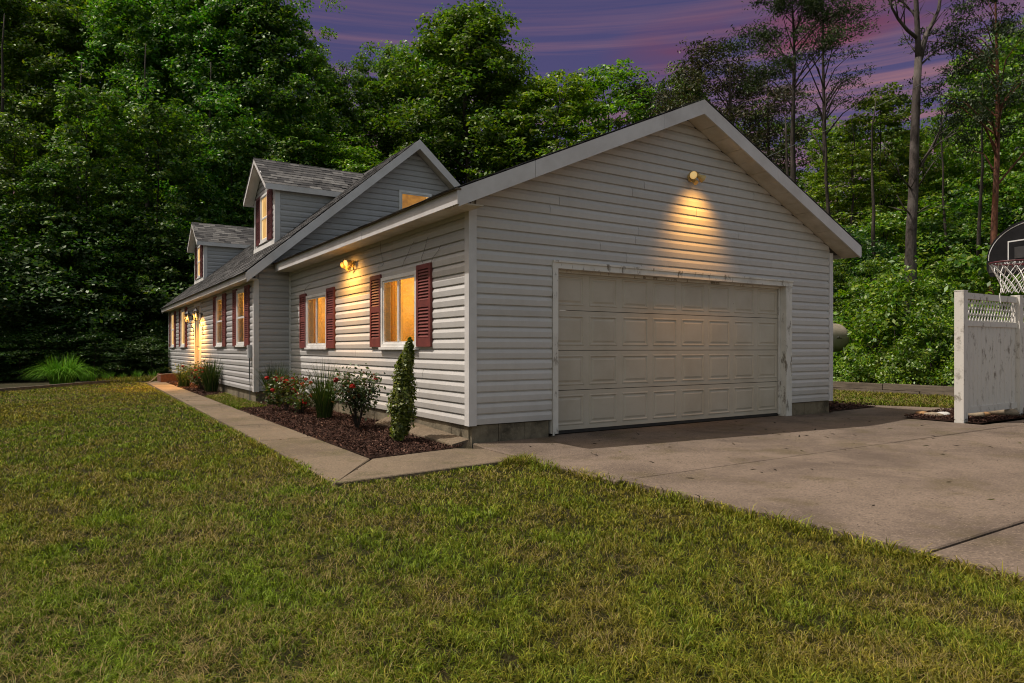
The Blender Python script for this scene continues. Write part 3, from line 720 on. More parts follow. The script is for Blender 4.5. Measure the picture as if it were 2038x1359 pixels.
# soffits in panels
b = MB(); b.box((EX, -OH, ze - 0.172), (0.0, 7.62, ze - 0.165)); so = b.build('soffit', M['soffit'], garage, GO)
n = 26
for k in range(n):
    ya = -OH + k * (7.95 / n); bb = MB(); bb.box((EX + 0.004, ya + 0.003, ze - 0.178 - 0.001 * (k % 2)), (-0.028, ya + 7.95 / n - 0.003, ze - 0.173)); bb.build('soffit_panel', M['soffit'], so, GO)
for sgn in (1, -1):
    b = MB(); xa, xb = RX, RX - sgn * (RX - EX)
    zA, zB = AZ - 0.185, ze - 0.185
    b.hexa([(xa, -OH, zA - 0.006), (xb, -OH, zB - 0.006), (xb, -0.001, zB - 0.006), (xa, -0.001, zA - 0.006), (xa, -OH, zA), (xb, -OH, zB), (xb, -0.001, zB), (xa, -0.001, zA)])
    so = b.build('soffit', M['soffit'], garage, GO)
    n = 14
    for k in range(n):
        t0, t1 = k / n, (k + 1) / n; f = lambda t: (xa + (xb - xa) * t, zA + (zB - zA) * t)
        e_ = 0.0009; dd = 0.0125 + 0.0015 * (k % 2)
        (x0, z0), (x1, z1) = f(t0 + e_), f(t1 - e_); bb = MB()
        bb.hexa([(x0, -OH + 0.002, z0 - dd), (x1, -OH + 0.002, z1 - dd), (x1, -0.022, z1 - dd), (x0, -0.022, z0 - dd), (x0, -OH + 0.002, z0 - 0.007), (x1, -OH + 0.002, z1 - 0.007), (x1, -0.022, z1 - 0.007), (x0, -0.022, z0 - 0.007)])
        bb.build('soffit_panel', M['soffit'], so, GO)

# ------------------------------------------------------------------ the house behind
HX, HY, HY2, HR, HA, KH = -0.73, 7.75, 22.25, 2.86, 5.93, 0.862
HE = -0.95; HX2 = 2 * HR - HX
hroof = lambda x: HA - KH * abs(x - HR)
HOo = (HR, 15.0, 0.0)
house = thing('house', HOo, 'grey sided one and a half storey house with dormers behind the garage', 'house')
Mhs = lambda a, o, z: (a, HY - o, z)
Mhl = lambda a, o, z: (HX - o, a, z)
HZ = 0.20
b = MB(); b.prism([(HX + 0.01, HY + 0.01, HZ), (HX2 - 0.01, HY + 0.01, HZ), (HX2 - 0.01, HY + 0.01, hroof(HX) - 0.1), (HR, HY + 0.01, HA - 0.1), (HX + 0.01, HY + 0.01, hroof(HX) - 0.1)], (0, 0.1, 0))
wg = b.build('wall', M['siding_house'], house, HOo)
def hgl(z): return HX + 0.078 if z < hroof(HX) - 0.22 else max(HX + 0.078, HR - (HA - 0.20 - z) / KH)
def hgr(z):
    if z < 2.86: return -0.004
    return min((z - (groof(EX) + 0.02)) / KG + EX + 0.22, HR + (HA - 0.20 - z) / KH)
GWN = (2.47, 3.30, 3.72, 4.76)
siding(wg, HOo, Mhs, HZ, HA - 0.22, hgl, hgr, [(GWN[0] + .03, GWN[1] - .03, GWN[2], GWN[3])], 4.0, seam_seed=21, mat='siding_house')
HW = [(8.56, 9.42, 1.15, 2.39), (11.13, 12.0, 1.15, 2.39), (17.75, 18.75, 1.15, 2.39), (20.55, 21.45, 1.15, 2.39)]
b = MB(); strips(b, Mhl, HY + 0.12, HY2 - 0.01, HZ, hroof(HX) - 0.12, -0.10, -0.01, [hole(HW[0]), hole(HW[1])]); wl = b.build('wall', M['siding_house'], house, HOo)
HW = [(8.56, 9.42, 1.15, 2.39), (11.13, 12.0, 1.15, 2.39), (17.75, 18.75, 1.15, 2.39), (20.55, 21.45, 1.15, 2.39)]
HD = (14.62, 15.52)
siding(wl, HOo, Mhl, HZ - 0.01, 2.50, lambda z: HY + 0.078, lambda z: HY2 - 0.078, [(a + .03, b_ - .03, c_, d_) for a, b_, c_, d_ in HW] + [(HD[0] - 0.09, HD[1] + 0.09, -1, 2.42)], 3.7, seam_seed=33, mat='siding_house')
b = MB(); b.prism([(HX + 0.01, HY2 - 0.1, HZ), (HX2 - 0.01, HY2 - 0.1, HZ), (HX2 - 0.01, HY2 - 0.1, hroof(HX) - 0.1), (HR, HY2 - 0.1, HA - 0.1), (HX + 0.01, HY2 - 0.1, hroof(HX) - 0.1)], (0, 0.09, 0)); b.box((HX2 - 0.1, HY + 0.12, HZ), (HX2 - 0.01, HY2 - 0.11, hroof(HX) - 0.12))
b.build('wall', M['siding_house'], house, HOo)
b = MB(); b.box((HX - 0.027, HY - 0.027, HZ - 0.02), (HX + 0.08, HY, 2.52)); b.box((HX - 0.027, HY, HZ - 0.02), (HX, HY + 0.08, 2.52)); b.build('corner_trim', M['trim'], house, HOo)
b = MB(); b.box((HX - 0.027, HY2 - 0.08, HZ - 0.02), (HX, HY2 + 0.02, 2.52)); b.build('corner_trim', M['trim'], house, HOo)
b = MB(); b.box((HX + 0.03, HY + 0.03, -0.25), (HX2 - 0.03, HY + 0.2, HZ - 0.012)); b.box((HX + 0.03, HY + 0.2, -0.25), (HX + 0.2, HY2 - 0.03, HZ - 0.012)); b.build('foundation', M['block'], house, HOo)
for k, W in enumerate(HW): window(house, HOo, Mhl, *W, 'hung' if k != 2 else 'single', 'glass' if k < 2 else 'pane_pale', fw=0.05, deep=(48, 0.22) if k < 2 else None)
window(house, HOo, Mhs, *GWN, 'single', 'pane_dim', fw=0.05)
for k, W in enumerate(HW):
    for a0, a1 in (((W[1], W[1] + 0.42), (W[0] - 0.42, W[0]))):
        shutter(house, HOo, Mhl, a0 + 0.004, a1 - 0.004, W[2] - 0.02, W[3] + 0.04, single=False)
# front door with its frame
b = MB()
fbox(b, Mhl, HD[0] - 0.09, HD[0], -0.005, 0.045, 0.1, 2.33); fbox(b, Mhl, HD[1], HD[1] + 0.09, -0.005, 0.045, 0.1, 2.33); fbox(b, Mhl, HD[0] - 0.09, HD[1] + 0.09, -0.005, 0.05, 2.33, 2.42)
b.build('door_frame', M['trim'], house, HOo)
b = MB(); fbox(b, Mhl, HD[0], HD[1], -0.008, 0.018, 0.1, 2.33)
for pz0, pz1 in ((0.3, 1.0), (1.15, 2.15)):
    for pa in (HD[0] + 0.1, HD[0] + 0.5): fbox(b, Mhl, pa, pa + 0.3, 0.018, 0.024, pz0, pz1)
dr = b.build('door', M['wood_door'], house, HOo)
b = MB(); b.lathe([(0.0, 0.0), (0.022, 0.01), (0.03, 0.03), (0.022, 0.05), (0.0, 0.055)], 10, 'x', org=(HX - 0.075, HD[0] + 0.08, 1.05)); b.build('handle', M['brass'], dr, HOo, smooth=True)
# main roof
b = MB(); zE = hroof(HE)
slope_slab(b, HE + 0.01, zE - 0.02, HR, HA - 0.02, HY - 0.29, HY2 + 0.29, 0.10); slope_slab(b, HR, HA - 0.02, 2 * HR - HE - 0.01, zE - 0.02, HY - 0.29, HY2 + 0.29, 0.10)
hroof_o = b.build('roof', M['shingle_one'], house, HOo)
DX, DZ, DE = 0.08, 5.74, 4.90          # dormer front plane, ridge height, eave height
DC = (10.40, 20.50); DW, DOV, DF = 1.05, 1.17, -0.16
def in_dormer(x, y): return any(abs(y - c) < DW - 0.05 and x > DX + 0.15 for c in DC)
tag(shingle_rows(HE - 0.055, zE - 0.035, HR, HA, HY - 0.31, HY2 + 0.31, rs, in_dormer, tab=0.26).build('shingle_covering', M['shingle'], hroof_o, HOo, True), None, None, None, 'stuff')
tag(shingle_rows(2 * HR - HE + 0.02, zE - 0.01, HR, HA, HY - 0.31, HY2 + 0.31, rs, None, 0.3, 0.9, side=-1).build('shingle_covering', M['shingle'], hroof_o, HOo, True), None, None, None, 'stuff')
for sgn in (1, -1):
    rake_board(HR, HA, HR - sgn * (HR - HE), zE, HY - 0.322, HY - 0.30, 0.225, 0.012).build('fascia', M['trim'], house, HOo)
    rake_board(HR, HA, HR - sgn * (HR - HE), zE, HY2 + 0.30, HY2 + 0.322, 0.225, 0.012).build('fascia', M['trim'], house, HOo)
    b = MB(); xa, xb = HR, HR - sgn * (HR - HE); zA, zB = HA - 0.165, zE - 0.165
    b.hexa([(xa, HY - 0.30, zA - 0.006), (xb, HY - 0.30, zB - 0.006), (xb, HY - 0.001, zB - 0.006), (xa, HY - 0.001, zA - 0.006), (xa, HY - 0.30, zA), (xb, HY - 0.30, zB), (xb, HY - 0.001, zB), (xa, HY - 0.001, zA)])
    b.build('soffit', M['soffit'], house, HOo)
for ya, yb, xo in ((HY - 0.32, 13.1, 0.022), (13.104, HY2 + 0.32, 0.024)):
    b = MB(); b.box((HE - xo, ya, zE - 0.165), (HE, yb, zE - 0.03)); b.build('fascia', M['trim'], house, HOo)
b = MB(); b.box((HE, HY - 0.30, zE - 0.160), (HX - 0.0, HY2 + 0.3, zE - 0.150)); b.build('soffit', M['soffit'], house, HOo)

# dormers (house > dormer > its pieces)
n_single = 0
for c in DC:
    b = MB(); kd = (DZ - DE) / DOV
    xb = HR - (HA - (DZ - 0.1)) / KH
    # dormer body: cheeks and front as one solid under the little gable
    prof = [(c - DW, HA - KH * (HR - DX) - 0.2), (c + DW, HA - KH * (HR - DX) - 0.2), (c + DW, DE + kd * (DOV - DW) - 0.06), (c, DZ - 0.06), (c - DW, DE + kd * (DOV - DW) - 0.06)]
    b.prism([(DX + 0.012, y, z) for y, z in prof], (xb - DX, 0, 0))
    dm = b.build('dormer', M['siding_house'], house, HOo)
    zb0 = HA - KH * (HR - DX)
    zt = DE + kd * (DOV - DW) - 0.10
    Mdf = lambda a, o, z: (DX + 0.012 - o, a, z); Mds = lambda a, o, z, c=c: (a, c - DW - o, z)
    xr = lambda z: HR - (HA - z) / KH - 0.02
    siding(dm, HOo, Mds, zb0 + 0.02, zt + 0.06, lambda z: DX + 0.11, lambda z: min(xr(z), xb), (), 9, seam_seed=1, mat='siding_house')
    wz0, wz1 = zb0 + 0.17, zt - 0.02; wa0, wa1 = c - 0.36, c + 0.36
    siding(dm, HOo, Mdf, zb0 + 0.05, DZ - 0.15, lambda z: max(c - DW + 0.09, c - (DZ - 0.1 - z) / kd), lambda z: min(c + DW - 0.09, c + (DZ - 0.1 - z) / kd), [(wa0 + .02, wa1 - .02, wz0, wz1)], 9, seam_seed=2, mat='siding_house')
    for s in (-1, 1):
        b = MB(); y0 = c + s * DW
        b.box((DX - 0.018, min(y0 + s * 0.022, y0 - s * 0.10), zb0 - 0.05), (DX + 0.010, max(y0 + s * 0.022, y0 - s * 0.10), zt)); b.box((DX + 0.0105, min(y0, y0 + s * 0.022), zb0 - 0.05), (DX + 0.105, max(y0, y0 + s * 0.022), zt + 0.03))
        b.build('corner_trim', M['trim'], dm, HOo)
    b = MB(); b.box((DX - 0.03, c - DW - 0.02, zb0 - 0.03), (DX + 0.012, c + DW + 0.02, zb0 + 0.09)); b.build('skirt_board', M['white'], dm, HOo)
    window(dm, HOo, Mdf, wa0, wa1, wz0, wz1, 'hung', 'pane_pale', fw=0.05, names=('window_frame', 'pane', 'mullion', 'sill'))
    for a0, a1 in ((wa0 - 0.44, wa0 - 0.004), (wa1 + 0.004, wa1 + 0.44)):
        shutter(dm, HOo, Mdf, a0, a1, wz0 - 0.02, wz1 + 0.02, mat='shutter_dark', single=False, subname=1)
    # roof slopes
    xe = xb + 0.15
    for s in (-1, 1):
        b = MB(); y1 = c + s * DOV
        b.hexa([(DF, c, DZ - 0.11), (DF, y1, DE - 0.11), (xe, y1, DE - 0.11), (xe, c, DZ - 0.11), (DF, c, DZ - 0.02), (DF, y1, DE - 0.02), (xe, y1, DE - 0.02), (xe, c, DZ - 0.02)])
        b.build('dormer_roof', M['shingle_one'], dm, HOo)
        b = MB(); b.hexa([(DF - 0.02, c, DZ - 0.15), (DF - 0.02, y1, DE - 0.15), (DF, y1, DE - 0.15), (DF, c, DZ - 0.15), (DF - 0.02, c, DZ - 0.012), (DF - 0.02, y1, DE - 0.012), (DF, y1, DE - 0.012), (DF, c, DZ - 0.012)])
        b.build('fascia', M['trim'], dm, HOo)
        b = MB(); y2 = y1 + s * 0.02
        b.box((DF - 0.02, min(y1, y2), DE - 0.15), (HR - (HA - DE) / KH + 0.1, max(y1, y2), DE - 0.015)); b.build('fascia', M['trim'], dm, HOo)
        b = MB(); b.hexa([(DF, c, DZ - 0.125), (DF, y1, DE - 0.125), (DX - 0.02, y1, DE - 0.125), (DX - 0.02, c, DZ - 0.125), (DF, c, DZ - 0.112), (DF, y1, DE - 0.112), (DX - 0.02, y1, DE - 0.112), (DX - 0.02, c, DZ - 0.112)])
        b.build('soffit', M['white'], dm, HOo)
        # shingles: on the slope towards the drive each tab is its own piece
        L = math.hypot(DOV, DZ - DE); expo = 0.142; nr = int(L / expo) + 1; uy, uz = -s * DOV / L, (DZ - DE) / L; ny, nz = s * uz, DOV / L
        join = MB(); bases = {}
        for r in range(nr):
            s0 = r * expo - 0.02; s1 = min(s0 + expo + 0.02, L); x = DF - 0.03 - rs.uniform(0, 0.25)
            while x < xe:
                w = rs.choice((0.22, 0.28, 0.34)); a, b2 = max(x, DF - 0.03), x + w - 0.006; x += w
                zc = DE + uz * s0
                if (a + b2) / 2 > HR - (HA - zc) / KH + 0.05 or b2 - a < 0.05: continue
                t = 0.012 if w > 0.25 else 0.017
                P = []
                for (q, h) in ((s0, -0.012), (s1, -0.012), (s0, t), (s1, 0.004)):
                    for xx in (a, b2): P.append((xx, c + s * DOV + uy * q + ny * h, DE - 0.012 + uz * q + nz * h))
                Fq = [(4, 6, 7, 5), (0, 4, 5, 1), (0, 2, 6, 4), (1, 5, 7, 3), (0, 1, 3, 2)]
                if s < 0:
                    Fq = [f[::-1] for f in Fq]
                    me = mesh('shingle', np.array(P) - np.array(P[0]), Fq, M['shingle_one']); link('shingle', me, dm, np.array(P[0]) - np.array(HOo)); n_single += 1
                else:
                    g_ = rs.choice((0.03, 0.05, 0.065, 0.085, 0.105)); join.add(P, Fq, (g_, g_, g_))
        if s > 0: tag(join.build('shingle_covering', M['shingle'], dm, HOo, True), None, None, None, 'stuff')

# ------------------------------------------------------------------ lamps on the walls
def spot(parent, loc, aim, energy, size, blend, rad_=0.04):
    d = bpy.data.lights.new('lamp_light', 'SPOT'); o = bpy.data.objects.new('lamp_light', d); COL.objects.link(o)
    d.energy = energy; d.color = (1.0, 0.47, 0.09); d.spot_size = rad(size); d.spot_blend = blend; d.shadow_soft_size = rad_
    o.location = loc; o.rotation_euler = (Vector(aim) - Vector(loc)).to_track_quat('-Z', 'Y').to_euler(); o.parent = parent
    return o
def floodlight(org, Mf, label, dirs):
    t = thing('floodlight', org, label, 'outdoor light', 'twin floodlights on the walls')
    O = np.array(org)
    loc = lambda a, o, z: tuple(np.array(Mf(a, o, z)))
    b = MB(); b.tube([loc(0, 0.0, 0), loc(0, 0.03, 0)], [0.062, 0.055], 14); b.tube([loc(0, 0.03, 0), loc(0, 0.075, 0)], 0.030, 10)
    b.build('mount_plate', M['brass'], t)
    for sgn, dvec in dirs:
        p0 = Vector(loc(0.02 * sgn, 0.055, 0.0)); p1 = Vector(loc(0.075 * sgn, 0.085, 0.02)); d = Vector(loc(*dvec)).normalized()
        b = MB(); b.tube([p0, p1], 0.015, 8)
        q = p1 - d * 0.02
        b.tube([q, q + d * 0.05, q + d * 0.06, q + d * 0.115], [0.030, 0.034, 0.042, 0.060], 14, cap=False)
        b.add([q + d * 0.0], [])
        lh = b.build('lamp_holder', M['brass'], t, smooth=True)
        bb = MB(); bb.tube([q + d * 0.085, q + d * 0.106, q + d * 0.112], [0.045, 0.055, 0.02], 14); bb.build('bulb', M['bulb'], lh, smooth=True)
    b = MB(); b.tube([loc(0, 0.05, -0.02), loc(0, 0.09, -0.07)], 0.012, 8); b.tube([loc(-0.0, 0.07, -0.06), loc(0.0, 0.11, -0.10)], [0.036, 0.040], 10)
    b.build('motion_sensor', M['brass'], t)
    return t
fl = floodlight((3.68, -0.021, 3.58), lambda a, o, z: (a, -o, z), 'yellowed twin floodlight high on the garage gable', [(-1, (-0.35, 0.8, -0.35)), (1, (0.75, 0.25, -0.45))])
spot(fl, (0.08, -0.52, 0.0), (0.08, 0.0, -0.84), 82, 80, 1.0, 0.12)
fs = floodlight((-0.021, 3.86, 2.47), lambda a, o, z: (-o, a, z), 'yellowed twin floodlight under the side eave between two windows', [(1, (0.75, 0.3, -0.35)), (-1, (-0.3, 0.8, -0.3))])
spot(fs, (-0.50, 0.0, 0.0), (0.0, 0.0, -0.66), 74, 134, 1.0, 0.12)
def lantern(y, label):
    t = thing('wall_lantern', (HX - 0.02, y, 2.05), label, 'outdoor light', 'carriage lanterns beside the front door')
    b = MB(); b.lathe([(0.05, 0.0), (0.045, -0.025), (0.02, -0.03)], 12, 'x', org=(0, 0, 0)); b.tube([(-0.02, 0, 0), (-0.10, 0, 0.06), (-0.17, 0, 0.05)], 0.012, 8)
    b.tube([(-0.02, 0, -0.02), (-0.08, 0, -0.22), (-0.03, 0, -0.34)], 0.011, 8); b.build('bracket', M['black'], t)
    b = MB(); b.lathe([(0.012, 0.20), (0.03, 0.16), (0.085, 0.10), (0.09, 0.085)], 8, 'z', org=(-0.17, 0, 0.0)); b.lathe([(0.05, -0.17), (0.055, -0.155), (0.02, -0.19)], 8, 'z', org=(-0.17, 0, 0))
    for k in range(6):
        a = k * math.pi / 3; b.tube([(-0.17 + 0.082 * math.cos(a), 0.082 * math.sin(a), 0.09), (-0.17 + 0.052 * math.cos(a), 0.052 * math.sin(a), -0.16)], 0.007, 5)
    cg = b.build('cage', M['black'], t)
    b = MB(); b.lathe([(0.004, -0.09), (0.022, -0.06), (0.026, -0.01), (0.012, 0.05), (0.002, 0.07)], 10, 'z', org=(-0.17, 0, 0)); b.build('bulb', M['bulb'], cg, smooth=True)
    return t
for y, lab in ((14.28, 'black wall lantern on the near side of the front door'), (15.95, 'black wall lantern on the far side of the front door')):
    t = lantern(y, lab)
    spot(t, (-0.30, 0, 0.03), (-0.22, 0.0, -0.85), 400, 140, 1.0, 0.05)

# ------------------------------------------------------------------ yard things on the right
FO = (8.25, -2.05, 0.0)
fence = thing('privacy_fence', FO, 'short white vinyl privacy fence with lattice top beside the driveway', 'fence')
FX0, FX1, FY = 7.28, 9.20, -2.05
def post(x, w, z0, z1):
    b = MB(); b.box((x - w / 2, FY - w / 2, z0), (x + w / 2, FY + w / 2, z1)); b.box((x - w / 2 - 0.004, FY - w / 2 - 0.004, z1), (x + w / 2 + 0.004, FY + w / 2 + 0.004, z1 + 0.012))
    b.build('post', M['fence'], fence, FO)
post(FX0, 0.13, -0.10, 1.94); post(FX1, 0.13, -0.05, 1.945); post(11.2, 0.13, -0.05, 1.945)
def panel(xa, xb):
    for z0, z1 in ((1.83, 1.925), (1.42, 1.50), (0.10, 0.20)):
        b = MB(); b.box((xa, FY - 0.028, z0), (xb, FY + 0.028, z1)); b.build('rail', M['fence'], fence, FO)
    n = 13; w = (xb - xa - 0.06) / n
    for sa in (xa, xb - 0.03):
        b = MB(); b.box((sa, FY - 0.016, 0.20), (sa + 0.03, FY + 0.016, 1.42)); b.build('stile', M['fence'], fence, FO)
    for k in range(n):
        x0 = xa + 0.03 + k * w; b = MB()
        P = [(x0 + 0.002, 0.004), (x0 + 0.010, -0.010), (x0 + w - 0.010, -0.010), (x0 + w - 0.002, 0.004), (x0 + w - 0.002, 0.008), (x0 + 0.002, 0.008)]
        b.prism([(px, FY + py, 0.20) for px, py in P], (0, 0, 1.22)); b.build('board', M['fence'], fence, FO)
    z0, z1 = 1.50, 1.83; hh = z1 - z0
    for sa in (xa, xb - 0.03):
        b = MB(); b.box((sa, FY - 0.014, z0), (sa + 0.03, FY + 0.014, z1)); b.build('lattice_frame', M['fence'], fence, FO)
    for sgn, yo in ((1, -0.0075), (-1, 0.0005)):
        x = xa + 0.03 - hh
        while x < xb:
            # slat from (x, z0) to (x + hh, z1), clipped to the frame
            ha = 0.55 * hh; a0, a1 = (x, x + ha); t0 = max(0, (xa + 0.03 - a0) / ha); t1 = min(1, (xb - 0.03 - a0) / ha)
            if t1 - t0 > 0.12:
                sw = 0.0135
                xx0, xx1 = a0 + ha * t0, a0 + ha * t1; za, zb = (z0 + hh * t0, z0 + hh * t1) if sgn > 0 else (z1 - hh * t0, z1 - hh * t1)
                b = MB(); b.hexa([(xx0 - sw, FY + yo, za), (xx0 + sw, FY + yo, za), (xx0 + sw, FY + yo + 0.006, za), (xx0 - sw, FY + yo + 0.006, za), (xx1 - sw, FY + yo, zb), (xx1 + sw, FY + yo, zb), (xx1 + sw, FY + yo + 0.006, zb), (xx1 - sw, FY + yo + 0.006, zb)])
                b.build('lattice_slat', M['fence'], fence, FO)
            x += 0.098
panel(FX0 + 0.065, FX1 - 0.065); panel(FX1 + 0.065, 11.2 - 0.065)

# basketball hoop: portable stand with fan-shaped board, seen at the frame's edge
hc = at(2058, 693.5, 7.8); hyaw = rad(-105)
hoop = thing('basketball_hoop', (hc[0], hc[1], -0.03), 'black fan backboard basketball hoop with white net by the fence', 'basketball hoop', None, hyaw)
HZB = 2.05 + 0.03        # rim height above its own base
def board_outline(w, zlo, zsh, ztop, n=16):
    pts = [(-w + 0.05, zlo - 0.03), (w - 0.05, zlo - 0.03), (w, zlo + 0.06), (w, zsh)]
    for k in range(1, n):
        a = math.pi * k / n; pts.append((w * math.cos(a), zsh + (ztop - zsh) * math.sin(a)))
    pts += [(-w, zsh), (-w, zlo + 0.06)]; return pts
b = MB(); b.prism([(x, 0.0, z) for x, z in board_outline(0.56, HZB - 0.07, HZB + 0.10, HZB + 0.53)], (0, 0.035, 0)); bb_ = b.build('backboard', M['board'], hoop)
b = MB(); o_ = board_outline(0.535, HZB - 0.05, HZB + 0.095, HZB + 0.495, 24)[3:-1]
for (xa, za), (xb, zb) in zip(o_[:-1], o_[1:]): b.tube([(xa, -0.001, za), (xb, -0.001, zb)], 0.006, 4)
b.build('border_stripe', M['print'], bb_)
b = MB(); b.prism([(x, -0.0025, z) for x, z in ((-0.53, HZB - 0.055), (0.53, HZB - 0.055), (0.53, HZB + 0.075), (-0.53, HZB + 0.065))], (0, 0.0024, 0)); b.build('lower_band', M['grey'], bb_)
b = MB()
for x0, x1, z0, z1 in ((-0.30, 0.30, HZB + 0.285, HZB + 0.30), (-0.30, -0.287, HZB + 0.075, HZB + 0.285), (0.287, 0.30, HZB + 0.075, HZB + 0.285)): b.box((x0, -0.003, z0), (x1, -0.0003, z1))
b.build('target_square', M['print'], bb_)
b = MB(); b.box((-0.22, -0.003, HZB + 0.085), (0.22, -0.0003, HZB + 0.22)); b.build('target_panel', M['grey'], bb_)
# the worn, unreadable run of slanting white letter strokes along the lower band
b = MB(); rr = random.Random(5); x = -0.47
while x < 0.46:
    for k in range(rr.choice((2, 3, 3))):
        x0 = x + rr.uniform(0, 0.022); dz = rr.uniform(0.012, 0.034); sl_ = rr.choice((0.008, -0.006, 0.016)); z0 = HZB + 0.022 + (x + 0.47) * 0.012 + rr.uniform(-0.006, 0.006)
        b.hexa([(x0, -0.0045, z0), (x0 + 0.009, -0.0045, z0), (x0 + 0.009, -0.0028, z0), (x0, -0.0028, z0), (x0 + sl_, -0.0045, z0 + dz), (x0 + sl_ + 0.009, -0.0045, z0 + dz), (x0 + sl_ + 0.009, -0.0028, z0 + dz), (x0 + sl_, -0.0028, z0 + dz)])
    x += rr.uniform(0.034, 0.046)
b.build('lettering', M['print'], bb_)
RY, RR = -0.32, 0.228
ring = [(RR * math.cos(a), RY + RR * math.sin(a), HZB) for a in np.linspace(0, 2 * math.pi, 29)]
b = MB(); b.tube(ring, 0.010, 6, cap=False)
b.box((-0.10, -0.12, HZB - 0.012), (0.10, -0.004, HZB + 0.006)); b.box((-0.09, -0.02, HZB - 0.10), (0.09, -0.004, HZB - 0.012)); b.tube([(-0.1, -0.02, HZB - 0.09), (-0.13, -0.16, HZB - 0.02)], 0.008, 5); b.tube([(0.1, -0.02, HZB - 0.09), (0.13, -0.16, HZB - 0.02)], 0.008, 5)
rim = b.build('rim', M['rim'], hoop)
b = MB(); lev = [(0.0, RR), (-0.09, 0.19), (-0.16, 0.155), (-0.22, 0.13), (-0.28, 0.118), (-0.34, 0.122)]; nn = 12
for k in range(nn):
    for sg in (1, -1):
        pts = [(r * math.cos(2 * math.pi * (k + sg * i * 0.5) / nn), RY + r * math.sin(2 * math.pi * (k + sg * i * 0.5) / nn), HZB + dz) for i, (dz, r) in enumerate(lev)]
        b.tube(pts, 0.0045, 4)
for k in (2, 7): 
    a = 2 * math.pi * k / nn; b.tube([(0.13 * math.cos(a), RY + 0.13 * math.sin(a), HZB - 0.34), (0.12 * math.cos(a), RY + 0.125 * math.sin(a), HZB - 0.45)], 0.006, 4)
b.build('net', M['net'], hoop)
b = MB(); b.tube([(0, 0.62, 0.10), (0, 0.60, 2.0), (0, 0.55, HZB + 0.25)], 0.045, 10); b.build('pole', M['black'], hoop)
b = MB()
for s in (-0.12, 0.12):
    b.tube([(s, 0.04, HZB + 0.28), (s * 0.4, 0.58, HZB + 0.12)], 0.016, 6); b.tube([(s, 0.04, HZB + 0.05), (s * 0.4, 0.58, HZB - 0.10)], 0.016, 6)
b.build('bracket_arm', M['black'], hoop)
b = MB(); b.hexa([(-0.36, 0.40, 0.0), (0.36, 0.40, 0.0), (0.30, 1.35, 0.0), (-0.30, 1.35, 0.0), (-0.30, 0.48, 0.17), (0.30, 0.48, 0.17), (0.24, 1.28, 0.13), (-0.24, 1.28, 0.13)]); b.build('base', M['black'], hoop)

# propane tank behind the garage corner, on its two legs
tk = at(1646, 693.5, 20.0); tgz = tz(tk[0], tk[1])
TZ = 1.08 + (693.5 - 672) / 1358.7 * 20
tank = thing('propane_tank', (tk[0], tk[1], tgz), 'round ended beige fuel tank half hidden by greenery behind the garage', 'fuel tank', None, -YAW + 0.35)
b = MB(); pr = []
for k in range(9): a = math.pi / 2 * k / 8; pr.append((0.42 * math.sin(a), -1.15 - 0.34 * math.cos(a)))
pr += [(0.42, 1.15)] + [(0.42 * math.cos(math.pi / 2 * k / 8), 1.15 + 0.34 * math.sin(math.pi / 2 * k / 8)) for k in range(1, 9)]
pr = [(max(r, 0.002), h) for r, h in pr]
tzc = TZ - tgz
b.lathe(pr, 28, 'x', org=(-0.85, 0, tzc)); b.build('tank_body', M['tank'], tank, smooth=True)
for xx in (-1.6, -0.1):
    b = MB(); b.box((xx - 0.05, -0.28, -0.15), (xx + 0.05, 0.28, tzc - 0.28)); b.build('leg', M['greybox'], tank)
b = MB(); b.lathe([(0.12, tzc + 0.40), (0.12, tzc + 0.50), (0.10, tzc + 0.54), (0.02, tzc + 0.56)], 16, 'z', org=(-0.85, 0, 0)); b.build('valve_dome', M['tank'], tank)
b = MB(); b.box((-0.06, -0.432, tzc - 0.03), (0.12, -0.4215, tzc - 0.012)); b.tube([(-0.03, -0.428, tzc + 0.0), (0.0, -0.428, tzc + 0.035), (0.04, -0.428, tzc + 0.0)], 0.010, 5); b.build('emblem', M['black'], tank)

# timber retaining wall along the bank
tw = thing('timber_wall', (13.18, 3.2, 0.0), 'low retaining wall of weathered grey timbers under the leafy bank', 'timber wall')
rt = random.Random(2)
for lvl in range(2):
    y = -3.4 + 0.9 * lvl
    while y < 9:
        ln = rt.choice((2.4, 2.4, 1.8)); z0 = -0.10 + 0.15 * lvl; dx = rt.uniform(-0.02, 0.02) + 0.03 * lvl; tl = rt.uniform(-0.012, 0.012)
        b = MB(); h = 0.148
        b.hexa([(13.06 + dx, y + .01, z0), (13.2 + dx, y + .01, z0), (13.2 + dx, y + ln - .01, z0 + tl), (13.06 + dx, y + ln - .01, z0 + tl), (13.065 + dx, y + .01, z0 + h), (13.2 + dx, y + .01, z0 + h), (13.2 + dx, y + ln - .01, z0 + h + tl), (13.065 + dx, y + ln - .01, z0 + h + tl)])
        b.build('timber', M['oldwood'], tw, (13.18, 3.2, 0.0)); y += ln

